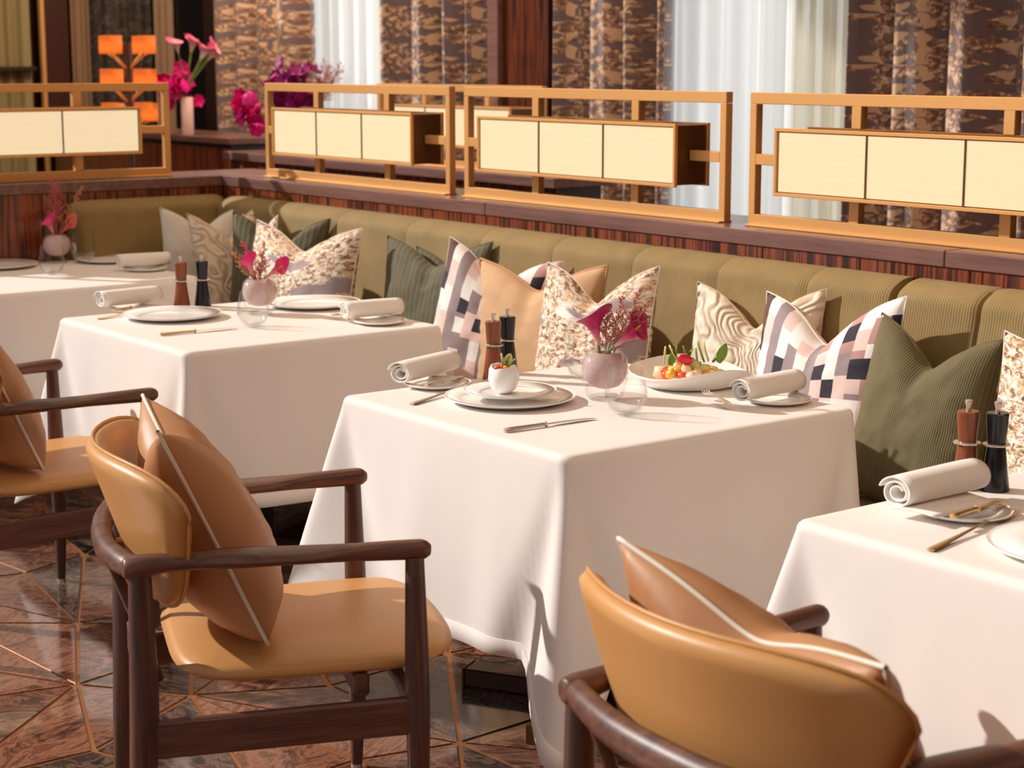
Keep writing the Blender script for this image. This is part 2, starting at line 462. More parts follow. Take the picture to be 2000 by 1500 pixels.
M['plume_ochre'] = plain('ochre_plume', srgb(206, 146, 96), 0.8)
M['calla'] = m_grad('magenta_calla', [(0.0, srgb(236, 214, 190)), (0.22, srgb(226, 120, 160)), (0.45, srgb(196, 14, 98)), (1.0, srgb(160, 0, 78))])
M['calla_pink'] = m_grad('pink_calla', [(0.0, srgb(240, 222, 180)), (0.3, srgb(248, 150, 170)), (0.6, srgb(240, 60, 140)), (1.0, srgb(226, 20, 116))])
M['calla_pale'] = m_grad('pale_calla', [(0.0, srgb(206, 206, 130)), (0.35, srgb(240, 214, 200)), (0.7, srgb(238, 130, 168)), (1.0, srgb(190, 40, 104))])
M['magenta'] = plain('magenta_petals', srgb(236, 0, 138), 0.6); M['purple'] = plain('purple_petals', srgb(150, 0, 110), 0.6)
M['pinkvase'] = plain('pale_pink_ceramic', srgb(236, 196, 186), 0.4)
M['f_orange'] = plain('orange_food', srgb(238, 92, 48), 0.35); M['f_red'] = plain('red_food', srgb(206, 16, 40), 0.3); M['f_cream'] = plain('cream_food', srgb(248, 214, 168), 0.4)
M['f_yellow'] = plain('yellow_food', srgb(246, 184, 60), 0.35); M['f_green'] = plain('green_leaf', srgb(112, 140, 30), 0.45); M['f_pale'] = plain('pale_green_food', srgb(226, 222, 140), 0.4)
MB = [
    m_marble('red_brown_marble', [(0.34, srgb(58, 38, 34)), (0.43, srgb(112, 74, 58)), (0.5, srgb(164, 112, 88)), (0.56, srgb(104, 68, 54)), (0.64, srgb(138, 94, 74))], 1),
    m_marble('mid_brown_marble', [(0.34, srgb(44, 32, 31)), (0.43, srgb(94, 66, 56)), (0.5, srgb(146, 102, 82)), (0.56, srgb(78, 55, 48)), (0.64, srgb(116, 82, 68))], 2),
    m_marble('slate_brown_marble', [(0.36, srgb(36, 30, 32)), (0.44, srgb(68, 56, 54)), (0.5, srgb(124, 96, 80)), (0.55, srgb(58, 48, 47)), (0.64, srgb(90, 72, 66))], 3)]

# ------------------------------------------------------------------ room shell
floor = struct(box('floor', (-5.2, 1.9, -0.06), (15.8, 9.2, 0.08), MB[1], bev=0), 'dark polished marble floor with brass inlay lines')
bm = bmesh.new(); add_box(bm, (-4.6, 1.95, -0.012), (6.9, 3.4, 0.018))
inl = link('brass_inlay', bm, M['brassin'], floor, False)
floor_rng = random.Random(5)
def tri_tile(pts, m):
    c = sum((Vector((*p, 0)) for p in pts), Vector()) / len(pts)
    gap = 0.0072
    n = len(pts); out = []
    for i in range(n):      # inset polygon
        a, b, d = Vector(pts[i - 1]), Vector(pts[i]), Vector(pts[(i + 1) % n])
        e1 = (b - a).normalized(); e2 = (d - b).normalized()
        n1 = Vector((-e1.y, e1.x)); n2 = Vector((-e2.y, e2.x))
        k = 1 + n1.dot(n2)
        out.append(b + (n1 + n2) * gap / max(k, 0.25))
    bm = bmesh.new()
    top = [bm.verts.new((p.x, p.y, 0.0)) for p in out]; bot = [bm.verts.new((p.x, p.y, -0.012)) for p in out]
    bm.faces.new(top)
    for i in range(n): bm.faces.new((bot[i], bot[(i + 1) % n], top[(i + 1) % n], top[i]))
    bmesh.ops.recalc_face_normals(bm, faces=bm.faces)
    return link('tile', bm, m, floor, False)
TX, TY = 0.92, 0.66
x0, y0, nx, ny = -7.9, 0.36, 7, 5
node = {}
def P(i, j):
    if (i, j) not in node:
        r = floor_rng
        node[(i, j)] = (x0 + i * TX / 2 + r.uniform(-0.15, 0.15), y0 + j * TY / 2 + r.uniform(-0.11, 0.11))
    return node[(i, j)]
for a in range(nx):
    for b in range(ny):
        i, j = 2 * a, 2 * b
        cpt = P(i + 1, j + 1)
        ring = [P(i, j), P(i + 1, j), P(i + 2, j), P(i + 2, j + 1), P(i + 2, j + 2), P(i + 1, j + 2), P(i, j + 2), P(i, j + 1)]
        for q in range(8):
            tri_tile([cpt, ring[q], ring[(q + 1) % 8]], MB[floor_rng.choice((0, 0, 1, 1, 2))])

struct(box('ceiling', (-5.2, 3.9, 6.55), (15.8, 5.2, 0.1), M['ceil'], bev=0))
# left far wall, right wall, window wall with openings
struct(box('wall_left', (-13.05, 1.9, 1.7), (0.1, 9.2, 3.4), M['darkbrown'], bev=0), 'far dark wood panelled wall behind the lamp tree')
struct(box('wall_right', (2.65, 1.9, 3.25), (0.1, 9.2, 6.5), M['darkbrown'], bev=0))
bm = bmesh.new()
YW = 6.45
for xa, xb in ((-13.0, -10.95), (-8.0, -7.05), (-4.6, 2.6)):
    add_box(bm, ((xa + xb) / 2, YW, 3.25), (xb - xa, 0.12, 6.5))
for xa, xb in ((-10.95, -8.0), (-7.05, -4.6)):
    add_box(bm, ((xa + xb) / 2, YW, 0.2), (xb - xa, 0.12, 0.4)); add_box(bm, ((xa + xb) / 2, YW, 5.0), (xb - xa, 0.12, 3.0))
struct(link('wall_back', bm, M['darkbrown'], None, False), 'window wall behind the sheer curtains')
for i, (xa, xb) in enumerate(((-10.95, -8.0), (-7.05, -4.6))):
    wn = bpy.data.objects.new('window_%d' % (i + 1), None); C.objects.link(wn); struct(wn, 'tall daylit window behind sheer curtains')
    wn.location = ((xa + xb) / 2, YW, 0.4)
    W = xb - xa
    for q in range(4): box('mullion', (-W / 2 + 0.03 + q * (W - 0.06) / 3, 0, 1.55), (0.06, 0.08, 3.1), M['frame_white'], wn, 0)
    box('sill', (0, -0.02, 0.025), (W, 0.14, 0.05), M['frame_white'], wn, 0)
    for q in range(3):
        box('pane', (-W / 2 + 0.03 + (q + 0.5) * (W - 0.06) / 3, 0.01, 1.58), ((W - 0.06) / 3 - 0.06, 0.008, 3.0), M['glass'], wn, 0)
# wooden pillar between the windows, brass edge and columns on the left wall
struct(box('column', (-7.85, 6.16, 1.7), (0.46, 0.3, 3.4), M['rose_dark'], bev=0.01), 'rosewood pillar between patterned curtains')
struct(box('column', (-8.06, 6.00, 1.7), (0.1, 0.05, 3.4), M['ledge'], bev=0.005), 'narrow dark upright on the pillar edge')
struct(box('column', (-12.88, 5.49, 1.7), (0.14, 0.2, 3.4), M['darkbrown'], bev=0.01), 'dark brown pilaster left of the orange lamps')
struct(box('trim_5', (-12.80, 5.375, 1.7), (0.05, 0.03, 3.4), M['brass'], bev=0.004), 'bright brass edge of the dark pilaster')
struct(box('wall_niche', (-12.3, 6.33, 1.7), (1.2, 0.06, 3.4), M['millblack'], bev=0), 'black recess behind the calla lilies')
struct(box('column', (-11.72, 6.27, 1.7), (0.36, 0.1, 3.4), M['dark'], bev=0.01), 'dark wooden door jamb beside the patterned curtain')

# ------------------------------------------------------------------ curtains
def fabric(name, a, b, z0, z1, folds, amp, m, thick, seed, label, cat='curtain', group=None):
    a, b = Vector((*a, 0)), Vector((*b, 0)); d = b - a; L = d.length; t = d.normalized(); nrm = Vector((-t.y, t.x, 0))
    r = random.Random(seed); ph = [r.uniform(0, 6.28) for _ in range(4)]
    def off(u, z):
        w = 2 * PI * folds * (u + 0.03 * math.sin(5 * u + ph[0]))
        return amp * (math.sin(w + ph[1]) + 0.35 * math.sin(2.3 * w + ph[2] + z * 0.3) + 0.25 * math.sin(0.45 * w + ph[3]))
    nu, nv = max(24, int(folds * 14)), 6
    bm = bmesh.new()
    stretch = 1.5
    add_grid(bm, lambda u, v: a + t * (u * L) + nrm * off(u, z0 + v * (z1 - z0)) + Vector((0, 0, z0 + v * (z1 - z0))), nu, nv,
             uvfn=lambda u, v: (u * L * stretch + seed * 1.37, z0 + v * (z1 - z0)))
    o = link(name, bm, m)
    if thick:
        md = o.modifiers.new('t', 'SOLIDIFY'); md.thickness = thick
    return tag(o, label, cat, group)
ZT = 3.35
def pcurt(xa, xb, y, folds, seed, label): return fabric('patterned_curtain', (xa, y), (xb, y), 0.02, ZT, folds * 0.62, 0.085, M['curtain'], 0.006, seed, label)
pcurt(-11.48, -10.36, 6.15, 6, 11, 'brown patterned curtain behind the purple orchids')
pcurt(-9.32, -8.18, 6.15, 6, 12, 'brown patterned curtain left of the rosewood pillar')
pcurt(-7.55, -6.72, 6.1, 5, 13, 'brown patterned curtain right of the rosewood pillar')
pcurt(-5.48, -4.2, 6.1, 7, 14, 'brown patterned curtain behind the nearest lantern screen')
def sheer(xa, xb, y, folds, seed, label): return fabric('sheer_curtain', (xa, y), (xb, y), 0.02, ZT, folds, 0.03, M['sheer'], 0, seed, label, 'curtain')
sheer(-10.5, -9.25, 6.3, 9, 21, 'white sheer curtain above the purple orchids')
sheer(-8.3, -8.0, 6.3, 3, 22, 'narrow strip of white sheer beside the rosewood pillar')
sheer(-7.15, -6.06, 6.28, 6, 23, 'white sheer curtain right of a patterned curtain, its left half')
sheer(-6.12, -5.4, 6.33, 5, 24, 'white sheer curtain left of the nearest patterned curtain')
fabric('pale_curtain', (-6.0, 6.2), (-5.64, 6.2), 0.02, ZT, 5, 0.035, M['sheer_warm'], 0, 25, 'beige green gathered sheer between the white sheers')
fabric('ochre_curtain', (-12.9, 4.6), (-12.9, 5.34), 0.02, ZT, 7, 0.03, M['ochre'], 0.004, 26, 'ochre green curtain at the edge beside the brass trim')
fabric('beige_curtain', (-12.85, 5.62), (-12.85, 5.76), 0.02, ZT, 3, 0.02, M['beige'], 0.004, 27, 'narrow beige curtain left of the orange lamps')
fabric('dark_curtain', (-12.85, 5.78), (-12.85, 6.28), 0.02, ZT, 5, 0.03, M['curtain_dark'], 0.006, 28, 'dark patterned curtain behind the orange lamps')
fabric('grey_curtain', (-12.75, 6.25), (-12.5, 6.28), 0.02, ZT, 3, 0.02, M['beige'], 0.004, 29, 'narrow grey curtain right of the orange lamps')
o = box('wall_shelf', (-12.86, 4.95, 1.50), (0.2, 0.72, 0.03), M['dark'], bev=0.003); tag(o, 'thin dark shelf across the ochre curtain', 'shelf')

# ------------------------------------------------------------------ partitions and ledges
LY = 3.745          # ledge front edge
part_long = struct(box('wall_bench', (-2.6, 3.935, 0.51), (9.1, 0.344, 1.02), M['dark'], bev=0), 'low rosewood partition behind the long bench')
part_short = struct(box('wall_corner', (-7.22, 2.35, 0.51), (0.344, 3.46, 1.02), M['dark'], bev=0), 'low rosewood partition left of the corner seat')
n = 24
for i in range(n):
    xw = 9.08 / n; box('panel', (0 - 4.54 + xw * (i + 0.5), -0.178, 0.01), (xw - 0.004, 0.012, 1.02), M['rose'], part_long, 0.002)
for ch in part_long.children: ch.location = (-2.6, 3.935, 0.5)
for i in range(12):
    yw = 3.44 / 12; box('panel', (0.178, -1.72 + yw * (i + 0.5), 0.01), (0.012, yw - 0.004, 1.02), M['rose'], part_short, 0.002)
for ch in part_short.children: ch.location = (-7.22, 2.35, 0.5)
for o in (part_long, part_short):
    pass
t1 = struct(bpy.data.objects.new('trim_1', None), 'dark wooden ledge along the long bench'); C.objects.link(t1)
for xa, xb in ((-7.03, -5.1), (-5.098, -3.06), (-3.058, 1.9)):
    box('ledge_board', ((xa + xb) / 2, (LY + 4.1) / 2, 1.0425), (xb - xa, 4.1 - LY, 0.045), M['ledge'], t1, 0.003)
t2 = struct(bpy.data.objects.new('trim_2', None), 'dark wooden ledge over the short bench'); C.objects.link(t2)
for ya, yb in ((0.6, 2.3), (2.302, 4.1)):
    box('ledge_board', ((-7.40 - 7.032) / 2, (ya + yb) / 2, 1.0425), (0.368, yb - ya, 0.045), M['ledge'], t2, 0.003)
far = struct(box('wall_far', (-7.75, 5.12, 0.5), (3.0, 0.25, 1.0), M['dark'], bev=0), 'second low partition beyond the lantern screens')
for i in range(9):
    xw = 3.0 / 9; q = box('panel', (-1.5 + xw * (i + 0.5), -0.13, 0), (xw - 0.004, 0.012, 1.0), M['rose'], far, 0.002); q.location = (-7.75, 5.12, 0.5)
struct(box('trim_3', (-7.75, 5.12, 1.0225), (3.06, 0.34, 0.045), M['ledge'], bev=0.003), 'dark ledge of the second partition')

# ------------------------------------------------------------------ banquette
bq = thing('banquette', 'olive green corduroy corner bench running along the lantern screens', 'bench', (-4.5, 3.3, 0))
def world_part(o, root):
    o.parent = root; o.matrix_parent_inverse = root.matrix_world.inverted(); return o
bpy.context.view_layer.update()
# back profile (distance in front of the wall plane, height)
PROF = [(0.0, 0.30), (0.175, 0.30), (0.17, 0.45), (0.145, 0.65), (0.12, 0.82), (0.105, 0.90), (0.095, 0.950), (0.06, 0.976), (0.025, 0.986), (0.0, 0.986)]
pcv = curve_pts([(a, b) for a, b in PROF], 30)
def back_panel(a, b, wall, axis, lname='backrest', bulge=0.010, edge=0.014):
    """axis 'x': along the long bench, facing -Y; 'y': along the short one, facing +X"""
    L = b - a; bm = bmesh.new(); nu = 16
    lens = [0]; US = 2.0
    for p, q in zip(pcv, pcv[1:]): lens.append(lens[-1] + math.hypot(q[0] - p[0], q[1] - p[1]))
    def fn(u, v):
        u2 = (u - 0.5) * 2; e = edge * max(0, (abs(u2) - 0.86) / 0.14) ** 2
        i = min(int(round(v * 30)), 30); d, z = pcv[i]
        k = min(1, d / 0.06)
        d2 = max(0, d - e * k + bulge * (1 - u2 * u2) * k - 0); z2 = z - e * 0.5 * (1 if z > 0.9 else 0)
        s = a + L * u
        return Vector((s, wall - d2, z2)) if axis == 'x' else Vector((wall + d2, s, z2))
    vs = add_grid(bm, fn, nu, 30, uvfn=lambda u, v: ((a + L * u) * US, lens[int(round(v * 30))] * US))
    for col in (0, nu):
        f = [vs[j][col] for j in range(31)]
        try: bm.faces.new(f)
        except Exception: pass
    bmesh.ops.recalc_face_normals(bm, faces=bm.faces)
    o = sharp(link(lname, bm, M['bench']), 60)
    return world_part(o, bq)
xs = [-6.90, -6.42, -5.94, -5.46, -5.0, -4.6, -4.2, -3.82, -3.46]
for a, b in zip(xs, xs[1:]): back_panel(a + 0.0005, b - 0.0005, 3.749, 'x', edge=0.004, bulge=0.003)
back_panel(-3.46, -3.165, 3.749, 'x', edge=0.004, bulge=0.003)
back_panel(-3.145, -2.86, 3.749, 'x', edge=0.012, bulge=0.006); back_panel(-2.859, -2.55, 3.749, 'x', edge=0.004, bulge=0.003); back_panel(-2.549, -1.9, 3.749, 'x', edge=0.004, bulge=0.003)
back_panel(-1.899, -0.6, 3.749, 'x'); back_panel(-0.599, 0.6, 3.749, 'x')
back_panel(3.03, 3.745, -7.034, 'y', edge=0.03, bulge=0.004)
def seat_part(x0, x1, y0, y1, nm, z0, z1, m):
    bm = bmesh.new(); add_box(bm, ((x0 + x1) / 2, (y0 + y1) / 2, (z0 + z1) / 2), (x1 - x0, y1 - y0, z1 - z0), 0.03 if z1 > 0.3 else 0.004, 0, 0, 3)
    bm.loops.layers.uv.verify(); lay = bm.loops.layers.uv.active
    for f in bm.faces:
        for l in f.loops: l[lay].uv = (l.vert.co.x, l.vert.co.y)
    return world_part(sharp(link(nm, bm, m), 50), bq)
for a, b in ((-6.9, -5.0), (-4.995, -3.16), (-3.155, -1.6), (-1.595, 0.6)): seat_part(a, b, 3.27, 3.60, 'seat', 0.30, 0.45, M['bench_seat'])
seat_part(-7.0, 0.6, 3.31, 3.74, 'plinth', 0.0, 0.30, M['dark'])

# ------------------------------------------------------------------ lantern screens
def make_screen(label):
    t = thing('lantern_screen', label, 'screen', (0, 0, 0), 0, 'lantern screens on the ledges')
    H = 0.398; hw = 0.684; d = 0.028
    B = lambda nm, c, s, m=M['brass']: box(nm, c, s, m, t, 0.0015)
    B('rail', (0, 0, H - 0.017), (2 * hw, d, 0.034)); B('rail', (0, 0, 0.018), (2 * hw, d, 0.036))
    for s in (-1, 1): B('post', (s * (hw - 0.0135), 0, H / 2), (0.027, d, H - 0.07))
    for s in (-1, 1):
        B('mullion', (s * 0.262, 0, 0.333), (0.036, d, 0.064)); B('mullion', (s * 0.262, 0, 0.0685), (0.036, d, 0.065))
        B('arm', (s * 0.59, 0, 0.2), (0.135, d, 0.032))
    B('foot_strip', (0, -0.004, 0.003), (2 * hw - 0.01, 0.056, 0.006), M['brass'])
    # lamp box: bronze shell open at front and back, brass rim
    bz = 0.2; bh = 0.197; bw = 0.522; bd = 0.073
    S = box('lamp_box', (0, 0, bz), (2 * bw - 0.012, 2 * bd - 0.014, bh - 0.012), M['bronze'], t, 0.001)
    for f in (-1, 1):
        y = f * (bd - 0.004)
        box('rim', (0, y, bz + bh / 2 - 0.005), (2 * bw, 0.012, 0.010), M['brass'], S, 0.001); box('rim', (0, y, bz - bh / 2 + 0.005), (2 * bw, 0.012, 0.010), M['brass'], S, 0.001)
        for s in (-1, 1): box('rim', (s * (bw - 0.005), y, bz), (0.010, 0.012, bh - 0.02), M['brass'], S, 0.001)
        pw = (2 * bw - 0.026 - 0.016) / 3
        for q in (-1, 0, 1):
            o = box('diffuser_panel', (q * (pw + 0.006), f * (bd - 0.006), bz), (pw, 0.004, bh - 0.026), M['diffuser'], t, 0.0005)
        for s in (-1, 1): box('divider', (s * (pw + 0.006) / 2, f * (bd - 0.003), bz), (0.0055, 0.005, bh - 0.022), M['bronze'], t, 0.0005)
    return t
scr = make_screen('brass lantern screen nearest the right end of the ledge, cut by the frame')
scr.location = (-3.214, 3.864, 1.0655)
dup(scr, (-4.684, 3.864, 1.0655), 0, 'brass lantern screen whole in view, on the ledge between two others')
dup(scr, (-6.143, 3.864, 1.0655), 0, 'brass lantern screen standing just right of the bench corner')
dup(scr, (-7.154, 2.876, 1.0655), PI / 2, 'brass lantern screen on the short ledge left of the corner')
far_s = dup(scr, (-7.14, 5.08, 1.045), 0, 'far brass lantern screen seen through the nearer screens')

# ------------------------------------------------------------------ sideboard, lamp tree, vases at the back
sb = thing('sideboard', 'striped rosewood sideboard under the calla lilies', 'sideboard', (-11.3, 5.6, 0))
box('top', (0, 0, 1.065), (2.72, 0.5, 0.04), M['ledge'], sb, 0.004); box('body', (0, 0, 0.54), (2.66, 0.44, 1.0), M['dark'], sb, 0.003)
for i in range(7): box('door', (-1.33 + 0.38 * (i + 0.5), -0.228, 0.56), (0.374, 0.016, 0.92), M['rose'], sb, 0.002)
box('plinth', (0, 0.02, 0.03), (2.5, 0.38, 0.06), M['dark'], sb, 0)

lt = thing('lamp_tree', 'lamp tree with tiers of glowing orange cylinder shades', 'lamp', (-9.8, 4.63, 0))
tube('pole', [(0, 0, 0.02), (0, 0, 1.66)], 0.022, M['walnutz'], lt, 12)
lathe('base', [(0, 0), (0.2, 0), (0.2, 0.02), (0.05, 0.035), (0, 0.035)], M['brass'], lt, 24)
for tier, z in enumerate((1.645, 1.455, 1.26)):
    for q in range(4):
        an = math.radians(28 + 90 * q)
        dx, dy = math.cos(an), math.sin(an)
        # directions chosen so that two shades face the room and two lie behind
        px, py = 0.135 * dx, 0.135 * dy
        ar = tube('branch', [(0.02 * dx, 0.02 * dy, z - 0.13), (0.09 * dx, 0.09 * dy, z - 0.075), (px, py, z - 0.05)], 0.006, M['brass'], lt, 6)
        sh = bmesh.new(); add_lathe(sh, [(0.05, -0.05), (0.054, -0.05), (0.054, 0.055), (0.05, 0.055), (0.05, -0.05)], 20)
        sho = link('shade', sh, M['orange'], lt); sharp(sho); sho.location = (px, py, z)
        bb = bmesh.new(); bmesh.ops.create_uvsphere(bb, u_segments=8, v_segments=6, radius=0.018); bo = link('bulb', bb, M['bulb'], sho)
        bo.location = (0, 0, -0.01)

def calla_mesh(m_name, L=0.09, R=0.03, seed=0):
    r = random.Random(seed); bm = bmesh.new()
    def fn(u, v):
        th = 2 * PI * u; c = math.cos(th)
        rad = 0.004 + R * (0.25 * v + 0.75 * v ** 2.2)
        tip = max(0, c) ** 4
        z = L * v * (0.86 + 0.14 * c) + 0.018 * tip * v ** 3
        rad *= 1 + 0.35 * tip * v ** 2
        curl = 0.012 * v ** 6
        return Vector((rad * c + curl * c, rad * math.sin(th) * 0.9, z - curl))
    add_grid(bm, fn, 20, 12, closed_u=True)
    return bm
def calla(loc, direction, m, label, L=0.09, R=0.03, roll=0.0, stem=0.1, group=None, bend=0.0):
    t = thing('calla_lily', label, 'flower', loc, 0, group)
    q = Vector(direction).normalized().to_track_quat('Z', 'Y')
    t.rotation_mode = 'QUATERNION'; t.rotation_quaternion = q @ Vector((0, 0, 1)).rotation_difference(Vector((0, 0, 1)))
    bm = calla_mesh('', L, R); o = link('spathe', bm, m, t); o.rotation_euler = (0, 0, roll)
    md = o.modifiers.new('t', 'SOLIDIFY'); md.thickness = 0.0012
    tube('spadix', [(0, 0, L * 0.3), (0, 0, L * 0.8)], [0.003, 0.0022], M['f_yellow'], t, 6)
    tube('stem', [(0, 0, 0.006), (bend * 0.3, 0, -stem * 0.5), (bend, 0, -stem)], 0.004, M['stem'], t, 6)
    return t
def plume(loc, direction, m, label, L=0.15, spread=0.045, n=36, seed=0, group=None):
    r = random.Random(seed); bm = bmesh.new()
    t = Vector(direction).normalized(); a = t.orthogonal().normalized(); b = t.cross(a)
    bend = Vector((r.uniform(-1, 1), r.uniform(-1, 1), 0)) * 0.01
    main = [t * (L * k / 5) + bend * (k / 5) ** 2 for k in range(6)]
    add_tube(bm, main, [0.0022, 0.002, 0.0017, 0.0014, 0.001, 0.0006], 4)
    for i in range(n):
        s = 0.22 + 0.74 * (i + r.random()) / n
        p = t * (L * s) + bend * s * s
        an = r.uniform(0, 2 * PI); out = (a * math.cos(an) + b * math.sin(an))
        ll = spread * (1.15 - s) * r.uniform(0.7, 1.2)
        e = p + (out + t * 0.9).normalized() * ll
        add_tube(bm, [p, (p + e) / 2 + t * 0.002, e], [0.0008, 0.0008, 0.0005], 3)
        for q in range(5):
            c = p.lerp(e, 0.25 + 0.75 * q / 4) + Vector((r.uniform(-1, 1), r.uniform(-1, 1), r.uniform(-1, 1))) * 0.002
            g = bmesh.ops.create_icosphere(bm, subdivisions=1, radius=r.uniform(0.0014, 0.0024))
            for v in g['verts']: v.co = v.co + c
    o = link('plume', bm, m); o.location = loc
    return tag(o, label, 'flower', group)
def bloom_cluster(name, loc, pts, m, label, r0=0.05):
    """one spray of orchid-like ruffled blossoms, each blossom a part"""
    t = thing(name, label, 'flower', loc)
    r = random.Random(len(pts))
    base = None
    for p in pts:
        if base is None:
            bm = bmesh.new()
            for k in range(6):
                an = k * PI / 3
                def fn(u, v, an=an):
                    w = math.sin(PI * min(1, 0.1 + 0.9 * v)) * 0.55 + 0.1 * (1 - v); x = (u - 0.5) * 2 * w; y = v
                    z = 0.35 * v * v + 0.15 * math.sin(6 * u) * v
                    return Vector((math.cos(an) * y - math.sin(an) * x, math.sin(an) * y + math.cos(an) * x, z)) * r0
                add_grid(bm, fn, 4, 4)
            base = link('blossom', bm, m, t); b = base
        else:
            b = base.copy(); C.objects.link(b); b.parent = t
        b.location = p; b.rotation_euler = (r.uniform(0, 6.3), r.uniform(0, 6.3), r.uniform(0, 6.3)); k = r.uniform(0.8, 1.25); b.scale = (k, k, k)
    tube('stem', [(0, 0, 0), tuple(Vector(pts[0]) * 0.9)], 0.005, M['stem'], t, 6)
    return t
# pink ceramic vase with callas on the sideboard
VX, VY, VZ = -10.62, 5.42, 1.085
tag(lathe('vase', [(0, 0), (0.036, 0), (0.04, 0.01), (0.04, 0.235), (0.036, 0.24), (0.033, 0.235), (0.033, 0.02), (0, 0.02)], M['pinkvase'], None, 24, ang=50), 'slim pale pink ceramic vase on the rosewood sideboard', 'vase').location = (VX, VY, VZ)
rr = random.Random(3)
bloom_cluster('orchid_spray', (VX, VY, VZ + 0.24), [(0.61 * t_ + rr.gauss(0, 0.03), 0.79 * t_ + rr.gauss(0, 0.03), 0.08 + rr.gauss(0, 0.055)) for t_ in [rr.gauss(-0.08, 0.075) for _ in range(28)]], M['magenta'], 'bright magenta orchids in the slim pink vase', 0.055)
for i in range(9):
    a = rr.uniform(-0.3, 0.3); side = 0.0 + 0.17 * i / 8
    top = Vector((VX + side * 0.62, VY + side * 0.79 + rr.uniform(-.05, .05), VZ + 0.24 + 0.27 - side * 0.30 + rr.uniform(-0.03, 0.05)))
    d = top - Vector((VX, VY, VZ + 0.22)); d = Vector((d.x, d.y, d.z * 0.7))
    calla(top, d, M['calla_pale'], 'pink calla lily in a bunch leaning from the slim vase', 0.11, 0.04, rr.uniform(0, 6), d.length * 0.8, 'pink callas on the sideboard')
# purple orchids and plumes on the second partition
OX, OY = -8.62, 5.08
ov = lathe('vase', [(0, 0), (0.06, 0), (0.07, 0.03), (0.055, 0.12), (0.05, 0.12), (0.06, 0.04), (0, 0.02)], M['millblack'], None, 20); ov.location = (OX, OY, 1.046)
tag(ov, 'dark bowl vase holding purple orchids on the far ledge', 'vase')
pts = [(-0.46 + 0.2 * abs(rr.gauss(0, .7)), -0.1 + rr.gauss(0, 0.05), 0.12 + rr.gauss(0, 0.07)) for _ in range(20)]
bloom_cluster('orchid_spray', (OX, OY, 1.16), pts, M['magenta'], 'magenta orchid spray hanging left of the lantern screen', 0.05)
pts = [(-0.05 + rr.gauss(0, 0.12), rr.gauss(0, 0.06), 0.14 + abs(rr.gauss(0, 0.12))) for _ in range(34)]
bloom_cluster('orchid_spray', (OX, OY, 1.16), pts, M['purple'], 'deep purple orchids behind the corner lantern screen', 0.055)
for i in range(9):
    d = Vector((rr.uniform(-0.35, 0.75), rr.uniform(-0.1, 0.3), 0.8))
    plume((OX + 0.04 + d.x * 0.15, OY + 0.02, 1.28), d, M['plume'], 'wispy dusty pink plume above the purple orchids', rr.uniform(0.26, 0.36), 0.11, 46, 40 + i, 'plumes above the orchids')

